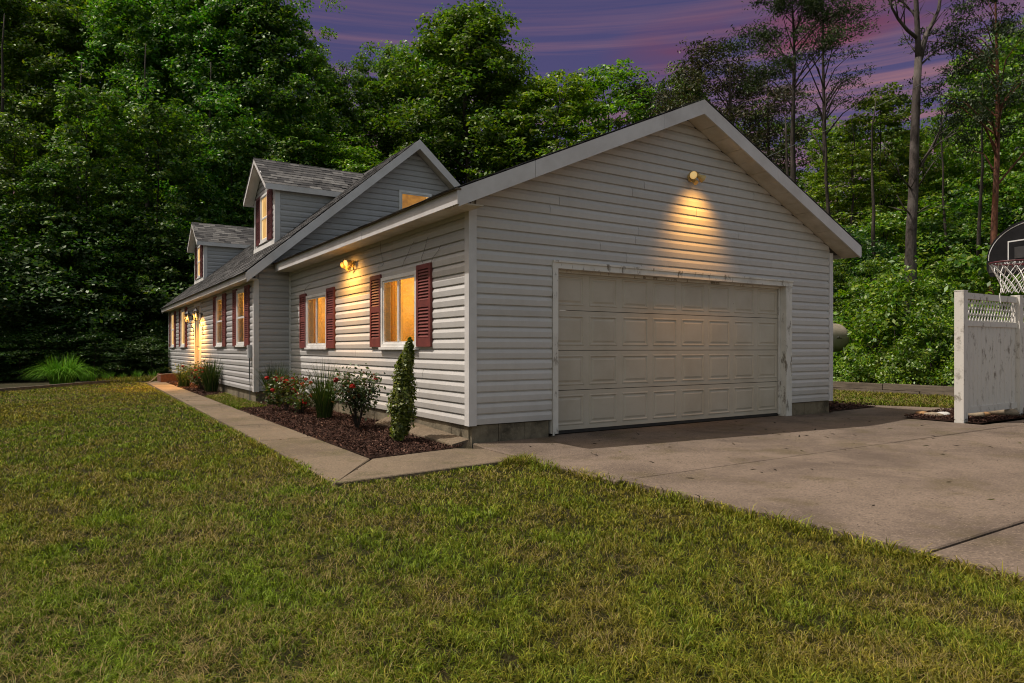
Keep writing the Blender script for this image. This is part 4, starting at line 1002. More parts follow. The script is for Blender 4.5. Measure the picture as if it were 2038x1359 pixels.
# fieldstones edging the mulch by the fence post
def rock(loc, s, mat, seed, label):
    r = random.Random(seed); n1, n2 = 9, 6; V = []; F = []
    for i in range(n2 + 1):
        for k in range(n1):
            th = math.pi * i / n2; ph = 2 * math.pi * k / n1; q = 1 + 0.16 * math.sin(3 * ph + seed) * math.sin(th) + r.uniform(-0.10, 0.10)
            V.append((s[0] * q * math.sin(th) * math.cos(ph), s[1] * q * math.sin(th) * math.sin(ph), s[2] * (0.55 + q * 0.8 * math.cos(th))))
    for i in range(n2):
        for k in range(n1): F.append((i * n1 + k, (i + 1) * n1 + k, (i + 1) * n1 + (k + 1) % n1, i * n1 + (k + 1) % n1))
    o = link('fieldstone', mesh('fieldstone', V, F, mat, smooth=True), None, loc, (0, 0, r.uniform(0, 6)))
    return tag(o, label, 'stone', 'fieldstones beside the fence')
for u, v, d, s, mt, lab in ((1835, 829, 11.15, (0.12, 0.09, 0.055), 'rocko', 'small rusty orange fieldstone at the tip of the mulch'), (1858, 832, 10.9, (0.16, 0.10, 0.06), 'rock', 'flat tan fieldstone in the mulch left of the white post'),
        (1878, 826, 11.1, (0.15, 0.11, 0.05), 'rockw', 'pale whitish fieldstone just left of the white fence post'), (1936, 826, 10.9, (0.19, 0.12, 0.085), 'rock', 'tan fieldstone just under the fence right of the end post'),
        (1955, 828, 11.0, (0.15, 0.10, 0.06), 'rocko', 'orange brown fieldstone under the middle of the fence panel'), (1985, 822, 11.2, (0.26, 0.15, 0.105), 'rock', 'largest tan fieldstone under the fence by its second post')):
    p = at(u, v, d); rock((p[0], p[1], -0.035 + 0.02), s, M[mt], int(u), lab)

# planter box of stained boards and the hose over it
PO = (-1.0, 18.85, -0.04)
pl = thing('planter_box', PO, 'low reddish wooden planter box at the far end of the path', 'planter box')
for nm, a, b2 in (('board', (-0.42, -0.55, 0), (0.42, -0.51, 0.26)), ('board', (-0.42, 0.51, 0), (0.42, 0.55, 0.26)), ('board', (-0.42, -0.51, 0), (-0.38, 0.51, 0.26)), ('board', (0.38, -0.51, 0), (0.42, 0.51, 0.26))):
    bb2 = MB(); bb2.box(a, b2); bb2.build(nm, M['redwood'], pl)
b = MB(); b.box((-0.38, -0.51, 0.0), (0.38, 0.51, 0.20)); b.build('soil', M['mulch'], pl)
b = MB(); pts = [(-2.0, 17.6, -0.02), (-1.85, 17.75, -0.015), (-1.7, 18.2, 0.02), (-1.5, 18.32, 0.20), (-1.25, 18.3, 0.238), (-0.9, 18.5, 0.24), (-0.7, 18.9, 0.18)]
b.tube(pts, 0.014, 6); o = b.build('garden_hose', M['hose'], None, (-1.5, 18.0, 0.0), smooth=True); o.location = (-1.5, 18.0, 0.0); tag(o, 'thin garden hose draped over the edge of the wooden planter', 'hose')

# grey service box with its cables at the house corner
sb = thing('service_box', (HX - 0.02, 7.98, 0.90), 'small grey cable box with dangling cables near the house corner', 'utility box')
b = MB(); b.box((-0.07, -0.06, -0.02), (0.0, 0.06, 0.24)); b.box((-0.078, -0.066, 0.20), (0.004, 0.066, 0.25)); b.build('case', M['greybox'], sb)
for dy, sw in ((-0.03, 0.05), (0.03, -0.02)):
    b = MB(); b.tube([(-0.03, dy, -0.02), (-0.035, dy + sw * 0.3, -0.3), (-0.02, dy + sw, -0.6), (-0.03, dy + sw * 0.5, -0.95)], 0.008, 5); b.build('cable', M['cable'], sb)

# loose bits of old string-light wire on the side wall
def wall_wire(pts, label):
    b = MB(); q = [(-0.03 - 0.012 * (i % 2), y, z) for i, (y, z) in enumerate(pts)]; b.tube(q, 0.0035, 4)
    o = b.build('loose_wire', M['wire'], None, q[0]); o.location = q[0]; tag(o, label, 'wire', 'loose wires on the garage side wall')
def wpt(u, v):
    r = at(u, v, 1.0) - CAM; t = (0 - CAM[0]) / r[0]; p = CAM + t * r; return (p[1], p[2])
for pts, lab in (([(847, 527), (844, 515), (848, 500), (853, 488), (855, 472)], 'kinked wire hanging straight above the right shutter'), ([(862, 523), (868, 512), (876, 500), (884, 487)], 'short wire slanting up right from the top of the right shutter'),
                 ([(804, 532), (810, 520), (816, 505), (824, 490), (828, 481)], 'pale curved wire above the large window'), ([(609, 582), (613, 573), (618, 567), (622, 566)], 'small hooked wire above the far window'),
                 ([(761, 480), (763, 500), (767, 525), (765, 531)], 'thin wire curling down between lamp and large window')):
    wall_wire([wpt(*p) for p in pts], lab)

# utility cable that runs off from the garage roof into the trees
b = MB(); pa = at(1527, 312, 14.5); pb = at(2080, 20, 26); pts = []
for k in range(15):
    t = k / 14; p = pa * (1 - t) + pb * t; pts.append((p[0], p[1], p[2] - 0.7 * 4 * t * (1 - t) * 0.35))
b.tube(pts, 0.006, 5); o = b.build('utility_cable', M['cable'], None, tuple(pts[0])); o.location = pts[0]; tag(o, 'thin overhead cable running up right from the garage roof', 'cable')
# timber edging at the far end of the lawn
le = thing('lawn_edging', (-4.2, 17.2, -0.1), 'dark timber edging along the far end of the lawn', 'edging')
EP = [(-16.2, 2.1), (-12.6, 6.2), (-9.05, 10.5), (-7.2, 13.1), (-5.4, 15.75), (-4.4, 17.2), (-3.4, 18.75), (-2.5, 19.8)]
for (x0, y0), (x1, y1) in zip(EP[:-1], EP[1:]):
    d = np.array((x1 - x0, y1 - y0)); d /= np.linalg.norm(d); n_ = np.array((-d[1], d[0])) * 0.05; b = MB()
    z = -0.04
    b.hexa([(x0 - n_[0], y0 - n_[1], z - 0.1), (x1 - n_[0] - d[0] * .02, y1 - n_[1] - d[1] * .02, z - 0.1), (x1 + n_[0] - d[0] * .02, y1 + n_[1] - d[1] * .02, z - 0.1), (x0 + n_[0], y0 + n_[1], z - 0.1),
            (x0 - n_[0], y0 - n_[1], z + 0.06), (x1 - n_[0] - d[0] * .02, y1 - n_[1] - d[1] * .02, z + 0.06), (x1 + n_[0] - d[0] * .02, y1 + n_[1] - d[1] * .02, z + 0.06), (x0 + n_[0], y0 + n_[1], z + 0.06)])
    b.build('timber', M['oldwood'], le, (-4.2, 17.2, -0.1))

# ------------------------------------------------------------------ foliage
def leaf_quads(P, N, size, rng, aspect=0.55, fold=0.0):
    n = len(P); N = N / np.maximum(np.linalg.norm(N, axis=1, keepdims=True), 1e-6)
    R = rng.normal(size=(n, 3)); T = np.cross(N, R); T /= np.maximum(np.linalg.norm(T, axis=1, keepdims=True), 1e-6)
    B = np.cross(N, T); s = (size if hasattr(size, '__len__') else np.full(n, size))[:, None] * rng.uniform(0.65, 1.3, (n, 1))
    V = np.stack([P - T * s * 0.5, P - B * s * aspect * 0.5 + T * s * 0.05, P + T * s * 0.5 - N * s * 0.12, P + B * s * aspect * 0.5 + T * s * 0.05], 1).reshape(-1, 3)
    return V, np.arange(4 * n).reshape(-1, 4)
def leaf_cols(n, rng, cols, w):
    cols = np.array(cols); k = rng.choice(len(cols), n, p=np.array(w) / sum(w)); c = cols[k] * rng.uniform(0.55, 1.4, (n, 1)); return np.repeat(c, 4, axis=0)
GREEN = [(0.056, 0.132, 0.011), (0.085, 0.168, 0.012), (0.125, 0.195, 0.012), (0.028, 0.082, 0.015), (0.165, 0.210, 0.016)]
DARKG = [(0.030, 0.076, 0.010), (0.044, 0.098, 0.010), (0.066, 0.112, 0.010), (0.018, 0.054, 0.011), (0.09, 0.12, 0.012)]
LIME = [(0.125, 0.205, 0.010), (0.170, 0.240, 0.012), (0.068, 0.142, 0.012), (0.215, 0.250, 0.016)]
def crown(seed, H, R, base, nclump, per, size, cols=GREEN, w=(3, 4, 2, 2, 1), flat=0.55, prof=None, csize=0.22, spread=(0.45, 1.0), lobes=0.22):
    rng = np.random.default_rng(seed); t = rng.uniform(0, 1, nclump) ** 0.9
    prof = prof or (lambda t: np.sin(np.pi * np.clip(t * 0.88 + 0.10, 0, 1)) ** 0.62)
    ang = rng.uniform(0, 2 * np.pi, nclump); lob = 1 + lobes * np.sin(3 * ang + seed) * np.sin(5 * t + seed) + rng.normal(0, 0.10, nclump)
    rr_ = R * prof(t) * lob * (spread[0] + (spread[1] - spread[0]) * np.sqrt(rng.uniform(0, 1, nclump)))
    stick = rng.uniform(size=nclump) < 0.09; rr_ = np.where(stick, rr_ * rng.uniform(1.1, 1.35, nclump), rr_)
    z = base + (H - base) * t + rng.normal(0, 0.2, nclump) + np.where((t > 0.8) & (rng.uniform(size=nclump) < 0.35), rng.exponential(0.035 * H, nclump), 0)
    C = np.stack([rr_ * np.cos(ang), rr_ * np.sin(ang), z], 1)
    cs = R * csize * rng.uniform(0.6, 1.4, nclump) * np.where(stick, 0.6, 1.0)
    idx = np.repeat(np.arange(nclump), per); n = len(idx)
    off = rng.normal(size=(n, 3)); off /= np.linalg.norm(off, axis=1, keepdims=True); off *= rng.uniform(0, 1, (n, 1)) ** 0.45
    off[:, 2] *= flat
    droop = -0.16 * (off[:, 0] ** 2 + off[:, 1] ** 2)
    P = C[idx] + off * cs[idx][:, None]; P[:, 2] += droop * cs[idx]
    out = C[idx] * np.array([1, 1, 0]); out /= np.maximum(np.linalg.norm(out, axis=1, keepdims=True), 0.3)
    N = rng.normal(size=(n, 3)) * 0.55 + np.array([0, 0, 0.9]) + out * 0.35 + off * 0.3
    V, F = leaf_quads(P, N, size, rng)
    ck = rng.uniform(0.75, 1.25, nclump)[idx]; c = leaf_cols(n, rng, cols, w) * np.repeat(ck, 4)[:, None]
    return V, F, c, C
def trunk_mesh(seed, H, r0, C=None, nlimb=12, lean=0.02, mat='bark', top=0.92, sides=8):
    r = random.Random(seed); b = MB(); n = 10; pts = []; x = y = 0
    for i in range(n + 1):
        t = i / n; pts.append((x, y, H * top * t - 0.3)); x += r.uniform(-lean, lean) * H * 0.3; y += r.uniform(-lean, lean) * H * 0.3
    rs_ = [r0 * (1.25 if i == 0 else 1) * (1 - 0.88 * (i / n)) for i in range(n + 1)]
    b.tube(pts, rs_, sides)
    if C is not None:
        idx = r.sample(range(len(C)), min(nlimb, len(C)))
        for k in idx:
            c = C[k]; zb = max(0.8, c[2] - 0.45 * math.hypot(c[0], c[1]) - r.uniform(0.2, 0.8)); t = min(max(zb / (H * top), 0.02), 0.95)
            i = min(int(t * n), n - 1); f = t * n - i; p0 = Vector(pts[i]).lerp(Vector(pts[i + 1]), f); p2 = Vector(c); p1 = p0.lerp(p2, 0.5) + Vector((r.uniform(-.2, .2), r.uniform(-.2, .2), 0.12 * (p2 - p0).length))
            rb = max(0.02, r0 * 0.42 * (1 - t * 0.8)); b.tube([p0, p1, p2], [rb, rb * 0.6, rb * 0.2], 5, cap=False)
    return mesh('trunk', np.array(b.V), b.F, M[mat], None, True)
VAR = {}
def variant(key, kind, seed, H, R, base, nclump, per, size, r0, nlimb=14, mat='leaf', bark='bark', **kw):
    V, F, c, C = crown(seed, H, R, base, nclump, per, size, **kw)
    VAR[key] = (mesh('crown', V, F, M[mat], c), trunk_mesh(seed, H, r0, C, nlimb, mat=bark), H)
tall = lambda t: np.where(t < 0.25, 0.70 + 0.8 * t, np.where(t < 0.55, 0.90, 0.92 - 0.70 * (np.clip(t - 0.55, 0, 1) / 0.45) ** 1.5))
spire = lambda t: 0.98 - 0.72 * t
for i in range(4): variant('broad%d' % i, 'broad', 30 + i, 20, 4.3, 1.6, 420, 125, 0.215, 0.24, prof=tall, csize=0.17, lobes=0.34)
for i in range(3): variant('mid%d' % i, 'mid', 45 + i, 12, 2.8, 0.8, 340, 58, 0.17, 0.10, prof=lambda t: 0.95 - 0.62 * t ** 1.5, cols=GREEN, w=(4, 3, 2, 3, 0.8), flat=0.5, csize=0.17, lobes=0.3)
for i in range(2): variant('light%d' % i, 'light', 50 + i, 13, 3.2, 1.6, 360, 58, 0.165, 0.13, prof=tall, cols=LIME, w=(3, 2, 3, 1), flat=0.24, csize=0.17)
for i in range(2): variant('sapling%d' % i, 'sap', 60 + i, 6, 2.1, 0.6, 150, 52, 0.135, 0.06, 12, cols=LIME, w=(3, 1, 4, 1), flat=0.24, csize=0.24)
for i in range(2): variant('darksap%d' % i, 'sap', 65 + i, 6, 2.2, 0.4, 120, 60, 0.15, 0.06, 10, cols=DARKG, w=(4, 3, 1, 4, 0.3), flat=0.42, csize=0.30)
for i in range(3): variant('shrub%d' % i, 'shrub', 70 + i, 2.6, 1.7, 0.05, 90, 46, 0.15, 0.03, 8, cols=LIME, w=(3, 2, 3, 1), flat=0.42, csize=0.27, prof=lambda t: np.sqrt(np.clip(1.02 - t ** 2, 0.02, 1)))
for i in range(2): variant('low%d' % i, 'low', 80 + i, 0.85, 1.3, 0.0, 60, 50, 0.11, 0.015, 5, cols=LIME, w=(3, 3, 2, 2), flat=0.7, csize=0.32, prof=lambda t: np.sqrt(np.clip(1.02 - t ** 2, 0.02, 1)))
def pine_crown(seed, H, R, base, nb, per, size, cols, w):
    rng = np.random.default_rng(seed); P = []; Nn = []; C = []
    for k in range(nb):
        t = rng.uniform(0, 1) ** 0.8; z = base + (H - base) * t; a = rng.uniform(0, 2 * np.pi); L = R * (0.35 + 0.75 * np.sqrt(1 - t * 0.92)) * rng.uniform(0.5, 1.1)
        for q in range(rng.integers(3, 6)):
            f = rng.uniform(0.35, 1.0); c = np.array([L * f * np.cos(a + rng.normal(0, 0.16)), L * f * np.sin(a + rng.normal(0, 0.16)), z + L * f * 0.12 + rng.normal(0, 0.12)])
            C.append(c); o = rng.normal(size=(per, 3)) * np.array([0.24, 0.24, 0.10]); P.append(c + o); Nn.append(rng.normal(size=(per, 3)) + np.array([0, 0, 0.6]))
    P = np.concatenate(P); Nn = np.concatenate(Nn); V, F = leaf_quads(P, Nn, size, rng, 0.30)
    return V, F, leaf_cols(len(P), rng, cols, w), np.array(C)
PINEC = [(0.018, 0.036, 0.012), (0.030, 0.050, 0.014), (0.046, 0.064, 0.018)]
BROWNC = [(0.050, 0.048, 0.026), (0.036, 0.040, 0.020), (0.085, 0.066, 0.036)]
for key, seed, args, bark in (('pine0', 91, (17, 3.0, 12.2, 46, 90, 0.14, PINEC, (3, 3, 1)), 'bark'), ('pine1', 92, (17, 2.2, 9.6, 36, 50, 0.13, PINEC, (3, 3, 1)), 'bark'),
                              ('redpine', 93, (17, 3.2, 8.2, 54, 85, 0.15, PINEC, (3, 3, 1)), 'redbark'), ('drypine', 94, (12, 2.9, 2.5, 80, 56, 0.14, BROWNC, (3, 3, 2)), 'bark')):
    V, F, c, C = pine_crown(seed, *args); VAR[key] = (mesh('crown', V, F, M['needle'], c), trunk_mesh(seed, args[0], 0.19, C, 34, mat=bark, top=0.97, lean=0.012), args[0])

def plant(key, x, y, height, name, label, cat, group, rot=None, sxy=1.0, seed=0, zoff=0.0):
    cm, tm, H0 = VAR[key]; s = height / H0; r = random.Random(seed + int(x * 97 + y * 31))
    o = thing(name, (x, y, tz(x, y) - 0.02 + zoff), label, cat, group, r.uniform(0, 6.28) if rot is None else rot)
    o.scale = (s * sxy, s * sxy, s)
    link('trunk', tm, o); link('crown', cm, o)
    return o
def u_of(x, y):
    dx, dy = x - CAM[0], y - CAM[1]; c, s = math.cos(YAW), math.sin(YAW); return 1019 + 1358.7 * (dx * c - dy * s) / (dx * s + dy * c)
def where(u):
    for lim, t in ((0, 'beyond the left edge of the picture'), (75, 'at the left edge of the picture'), (135, 'behind the left half of the grass mound'), (200, 'behind the right half of the grass mound'), (270, 'just right of the grass mound'), (335, 'by the far house corner'), (520, 'behind the dormers'), (1620, 'behind the garage peak'),
                   (1700, 'beside the garage corner and its tank'), (1760, 'between garage and dead tree'), (1830, 'at the foot of the dead tree'), (1890, 'just right of the dead tree'), (1960, 'left of the red barked pine'), (2038, 'above the fence and backboard')):
        if u < lim: return t
    return 'beyond the right edge of the picture'
def ptree(key, u, d, vtop, name, label, group, sxy=1.0, cat='tree', rot=None):
    p = at(u, 693.5, d); zt = CAM[2] + (693.5 - vtop) / 1358.7 * d
    return plant(key, p[0], p[1], zt - tz(p[0], p[1]), name, label, cat, group, rot, sxy)

WL = 'trees of the dark wood behind the lawn and house'
LB = 'tall dark green broadleaf tree in the dense wood left of the house'
# the big wall of trees on the left, nearest first: (u, distance, v of top)
LEFT = [('mid0', -75, 27.5, 350, 'leafy dark tree cut off by the left edge of the picture'), ('mid1', 25, 28, 240, 'slim dark tree at the left edge above the big grass mound'), ('mid2', 108, 27.5, 330, 'shorter dark tree straight behind the bright green grass mound'),
        ('mid0', 180, 29, 190, 'tall slim dark tree a little right of the bright grass mound'), ('mid1', 250, 28.5, 345, 'short dark tree midway between grass mound and house'), ('mid2', 322, 30, 215, 'slim dark tree beside the far end of the house'),
        ('mid0', 395, 31.5, 300, 'dark tree just above the far dormer roof'), ('mid1', 462, 33, 235, 'dark tree between the two dormers'), ('mid2', 528, 34, 300, 'dark tree right above the near dormer ridge'),
        ('broad0', -20, 36, -40, None), ('broad1', 120, 37, 20, None), ('broad2', 250, 38, -15, None), ('broad3', 375, 38, 30, None), ('broad0', 478, 38, 5, None),
        ('broad1', 60, 46, -60, None), ('broad2', 205, 47, -30, None), ('broad3', 335, 46, -20, None), ('broad0', 440, 46, -10, None), ('broad1', -110, 44, -60, None)]
for k_, u, d, v, lab in LEFT: ptree(k_, u, d, v, 'broadleaf_tree', lab or ('tall crown ' + ('deep in' if d > 42 else 'atop') + ' the wood ' + where(u)), WL, 1.0)
for i, (u, d, v, lab) in enumerate([(146, 33, 60, 'dark bare trunk behind the right end of the grass mound'), (296, 34, 20, 'dark bare trunk left of the far house corner'), (12, 31, -40, 'dark bare trunk at the very left of the picture'), (412, 34.5, 60, 'dark thick trunk above the far dormer'), (225, 33, 200, 'thin dark trunk in the shade behind the lawn')]):
    p = at(u, 693.5, d); o = link('bare_trunk', trunk_mesh(380 + i, CAM[2] + (693.5 - v) / 1358.7 * d, 0.19 if i != 4 else 0.10, None, lean=0.02), None, (p[0], p[1], tz(p[0], p[1]))); tag(o, lab, 'tree trunk', 'bare trunks under the dark wood')
ptree('broad1', 540, 38, 8, 'broadleaf_tree', 'tall dark broadleaf tree whose crown steps down to the sky behind the dormers', WL, 0.95)
ptree('broad2', 615, 43, 120, 'broadleaf_tree', 'broadleaf tree at the left edge of the open sky', WL, 0.95)
ptree('light0', 590, 36, 250, 'broadleaf_tree', 'light green tree with layered sprays just behind the near dormer roof', WL, 1.35)
ptree('broad3', 700, 44, 142, 'broadleaf_tree', 'rounded tree left of the tallest tree in the middle of the skyline', WL, 0.95)
ptree('broad0', 790, 46, 128, 'broadleaf_tree', 'rounded tree close against the left flank of the tallest skyline tree', WL, 0.9)
ptree('broad2', 925, 42, 28, 'broadleaf_tree', 'tallest broadleaf tree standing up against the sky in the middle', WL, 1.2)
ptree('broad0', 945, 45, 60, 'broadleaf_tree', 'dark tree filling in right behind the tallest skyline tree', WL, 1.1)
ptree('broad1', 860, 47, 100, 'broadleaf_tree', 'dark rounded tree leaning on the left side of the tallest skyline tree', WL, 0.95)
ptree('light1', 690, 36, 290, 'broadleaf_tree', 'yellow green tree behind the house gable peak', WL, 1.3)
ptree('broad3', 1010, 46, 150, 'broadleaf_tree', 'dark tree tucked against the right flank of the tallest skyline tree', WL, 0.85)
ptree('light0', 1105, 40, 150, 'broadleaf_tree', 'lime green tree above the left slope of the garage roof', WL, 1.25)
ptree('light1', 1215, 42, 142, 'broadleaf_tree', 'lime green tree with a ragged top left of the garage peak', WL, 1.2)
ptree('drypine', 1295, 40, 165, 'dry_pine', 'thin brownish half bare pine left of the garage peak', WL, 0.8)
ptree('broad0', 1365, 44, 165, 'broadleaf_tree', 'green tree just behind the garage peak', WL, 0.8)
WR = 'trees of the wood right of the garage'
ptree('drypine', 1455, 33, 92, 'dry_pine', 'brown grey dying pine right behind the garage peak', WR, 1.25)
ptree('drypine', 1530, 35, 150, 'dry_pine', 'brownish pine left of the twin tall pines', WR, 1.1)
ptree('pine0', 1585, 27, -70, 'pine_tree', 'tall pine with a wide leaning crown against the pink cloud', WR, 1.05, rot=2.6)
ptree('pine1', 1650, 29, -60, 'pine_tree', 'slender sparse pine right of the tallest pine', WR, 1.0, rot=0.7)
ptree('redpine', 1975, 20, -120, 'pine_tree', 'pine with reddish bark near the right edge', WR, 0.9, rot=1.0)
ptree('light0', 1560, 28, 395, 'broadleaf_tree', 'lime green tree at the foot of the tall pines', WR, 1.2)
ptree('light1', 1690, 27, 300, 'broadleaf_tree', 'lime green tree below the gap between the pines and the dead tree', WR, 1.15)
ptree('light0', 1750, 29, 180, 'broadleaf_tree', 'slim green tree left of the bare dead tree', WR, 0.95)
ptree('light0', 1668, 31, 250, 'broadleaf_tree', 'lime green tree behind the two pines', WR, 0.9)
ptree('light1', 1830, 30, 255, 'broadleaf_tree', 'lime green tree showing through the limbs of the dead tree', WR, 0.95)
ptree('light0', 1990, 28, 200, 'broadleaf_tree', 'lime green tree behind the red barked pine trunk', WR, 1.0)
ptree('light1', 1880, 27, 330, 'broadleaf_tree', 'lime green tree right behind the bare dead tree', WR, 1.1)
ptree('light0', 1950, 26, 110, 'broadleaf_tree', 'tall green tree in front of the red barked pine crown', WR, 0.8)
ptree('light1', 2035, 25, 60, 'broadleaf_tree', 'tall green tree cut off by the right edge of the picture', WR, 0.95)
ptree('broad3', 2120, 30, -40, 'broadleaf_tree', 'dark green tree at the far right behind the backboard', WR, 0.9)
ptree('broad0', 1930, 38, 240, 'broadleaf_tree', 'darker tree deep in the wood behind the red barked pine', WR, 0.7)
ptree('broad2', 1790, 40, 270, 'broadleaf_tree', 'darker tree deep in the wood behind the dead tree', WR, 0.7)
ptree('light1', 2210, 27, 40, 'broadleaf_tree', 'lime green tree beyond the right end of the fence', WR, 1.0)
for x, y in ((-33, -6), (-35, 2), (-32, 9), (-36, 16), (-30, 22)):
    plant('broad%d' % (int(y) % 4), x, y, 19, 'broadleaf_tree', 'tall broadleaf tree of the wood beyond the left side of the yard', 'tree', 'trees beyond the left side of the yard')
# thin bare trunks seen in the wood
for i, (u, d, v) in enumerate([(1738, 22.5, 130), (1706, 26, 170), (1893, 23, 90), (1938, 22.6, 100), (1582, 24, 160), (1648, 24.5, 120)]):
    p = at(u, 693.5, d); zt = CAM[2] + (693.5 - v) / 1358.7 * d; g0 = tz(p[0], p[1])
    o = link('bare_trunk', trunk_mesh(400 + i, zt - g0, (0.11, 0.09, 0.08, 0.10, 0.16, 0.13)[i], None, lean=0.035), None, (p[0], p[1], g0), (0, 0, i)); tag(o, ('thickest dark trunk under the tall leaning pine' if i == 4 else 'dark trunk under the sparse second pine' if i == 5 else 'slender dark bare trunk ' + where(u)), 'tree trunk', 'bare trunks in the wood right of the garage')
# the grey dead tree
dt = at(1816, 693.5, 20); dz0 = tz(dt[0], dt[1])
dead = thing('dead_tree', (dt[0], dt[1], dz0), 'tall grey leafless dead tree with forked top against the dusk sky', 'tree')
rd = random.Random(9); fwd = np.array([math.sin(YAW), math.cos(YAW)]); rgt = np.array([math.cos(YAW), -math.sin(YAW)])
def dl(u, v, off=0.0):
    p = at(u, v, 20 + off); return (p[0] - dt[0], p[1] - dt[1], p[2] - dz0)
b = MB(); b.tube([(0, 0, -0.4), dl(1812, 560), dl(1813, 470), dl(1818, 380), dl(1820, 290), dl(1823, 200), dl(1828, 115)], [0.19, 0.165, 0.145, 0.132, 0.122, 0.11, 0.10], 10); b.build('trunk', M['deadbark'], dead, smooth=True)
def limb(pts, r0, r1, twigs=3):
    b = MB(); n = len(pts); b.tube(pts, [r0 + (r1 - r0) * i / (n - 1) for i in range(n)], 6)
    for k in range(twigs):
        i = rd.randrange(n - 1); t = rd.random(); p = Vector(pts[i]).lerp(Vector(pts[i + 1]), t); d = (Vector(pts[i + 1]) - Vector(pts[i])).normalized()
        d2 = (d + Vector((rd.uniform(-1, 1), rd.uniform(-1, 1), rd.uniform(-0.3, 0.9))) * 0.9).normalized(); L = rd.uniform(0.4, 1.1); q = p + d2 * L
        b.tube([p, p.lerp(q, .5) + Vector((0, 0, rd.uniform(-.05, .08))), q], [r1 * 0.8 + 0.006, 0.010, 0.005], 4)
        for kk in range(2):
            s_ = p.lerp(q, rd.uniform(0.3, 0.9)); b.tube([s_, s_ + (d2 + Vector((rd.uniform(-1, 1), rd.uniform(-1, 1), rd.uniform(-.5, .8)))).normalized() * rd.uniform(0.2, 0.5)], [0.008, 0.004], 4)
    b.build('limb', M['deadbark'], dead, smooth=True)
limb([dl(1828, 118), dl(1826, 60), dl(1823, 0), dl(1830, -70), dl(1826, -140)], 0.10, 0.03, 8)
limb([dl(1829, 120), dl(1843, 70, .3), dl(1856, 45, .4), dl(1868, 20, .5), dl(1874, -25, .6), dl(1870, -80, .6)], 0.085, 0.03, 6)
limb([dl(1824, 75), dl(1806, 60, -.3), dl(1788, 38, -.5), dl(1775, 15, -.6), dl(1768, -20, -.6)], 0.06, 0.02, 7)
limb([dl(1826, 40), dl(1815, 22, .2), dl(1800, 10, .3), dl(1790, -15, .4)], 0.045, 0.015, 5)
limb([dl(1831, 130), dl(1850, 112, .4), dl(1872, 95, .6), dl(1890, 90, .9)], 0.035, 0.01, 5)
limb([dl(1832, 330), dl(1850, 300, .3), dl(1868, 265, .4), dl(1893, 192, .5)], 0.05, 0.012, 2)
limb([dl(1826, 335), dl(1850, 300, -.3), dl(1875, 280, -.5), dl(1905, 262, -.6)], 0.03, 0.008, 3)
limb([dl(1815, 378), dl(1802, 362, -.3), dl(1789, 345, -.5), dl(1787, 332, -.6)], 0.025, 0.012, 2)
limb([dl(1826, 375), dl(1840, 350, -.3), dl(1858, 322, -.4)], 0.025, 0.008, 2)
limb([dl(1813, 428), dl(1798, 412, -.4), dl(1785, 388, -.6)], 0.028, 0.014, 1)
limb([dl(1822, 428), dl(1838, 415, -.3), dl(1850, 408, -.4)], 0.022, 0.01, 1)
# leaning grey limb seen at top left inside the dark wood
b = MB(); p0, p1, p2 = at(15, 195, 26.5), at(60, 165, 26.5), at(112, 118, 26.6)
b.tube([at(-60, 260, 27), p0, p1, p2], [0.16, 0.12, 0.10, 0.05], 7)

# understorey along the wood's edge
UL = 'saplings under the dark wood left of the house'; UR = 'leafy undergrowth shrubs on the bank right of the garage'
rg = random.Random(77)
for i, (u, d, v) in enumerate([(-30, 25.5, 480), (70, 27, 520), (150, 27.5, 455), (240, 28.5, 500), (300, 28.5, 560), (20, 28, 400), (-110, 25, 420), (200, 30, 420), (340, 29.5, 470), (110, 26.5, 620), (265, 27.5, 640), (325, 27.5, 650), (-20, 24.5, 640), (400, 31, 520), (-180, 24, 520)]):
    ptree('darksap%d' % (i % 2), u, d, v, 'sapling', ('tall' if v < 500 else 'low') + ' dark sapling ' + where(u), UL, 1.25, 'sapling')
for i, (u, d, v) in enumerate([(40, 24.6, 668), (190, 25.5, 664), (250, 26, 690), (300, 26.3, 672), (-40, 23.5, 670), (90, 25.5, 650), (160, 26.5, 655), (225, 27, 668)]):
    ptree('darksap%d' % (i % 2), u, d, v, 'undergrowth_bush', 'dark spreading bush ' + where(u), 'bushes at the edge of the far lawn', 2.0, 'bush')
for d, us, vr, keys in ((17.4, range(1840, 2120, 74), (600, 655), ('shrub0', 'shrub1', 'shrub2')), (18.8, range(1800, 2160, 72), (492, 560), ('shrub2', 'sapling0', 'shrub1')), (20.8, range(1735, 2160, 70), (490, 560), ('sapling1', 'shrub0', 'sapling0')), (22.8, range(1640, 2180, 76), (450, 535), ('sapling0', 'darksap0', 'sapling1', 'darksap1'))):
    for k, u in enumerate(us):
        uu = u + rg.uniform(-22, 22); v = rg.uniform(*vr)
        row = 'low in front along the bank' if d < 18 else 'halfway up the bank' if d < 21 else 'higher under the trees'
        ptree(keys[k % len(keys)], uu, d, v, 'undergrowth_shrub', 'leafy shrub ' + row + ' ' + where(uu), UR, 0.85 * rg.uniform(0.85, 1.2), 'shrub')
for i in range(22):
    y = rg.uniform(-3, 8.5); x = rg.uniform(14.05, 15.6)
    plant('low%d' % (i % 2), x, y, rg.uniform(0.4, 0.75), 'bank_plant', 'bright low plant above the timber wall ' + where(u_of(x, y)), 'shrub', 'low plants along the timber wall', None, 0.9, i)
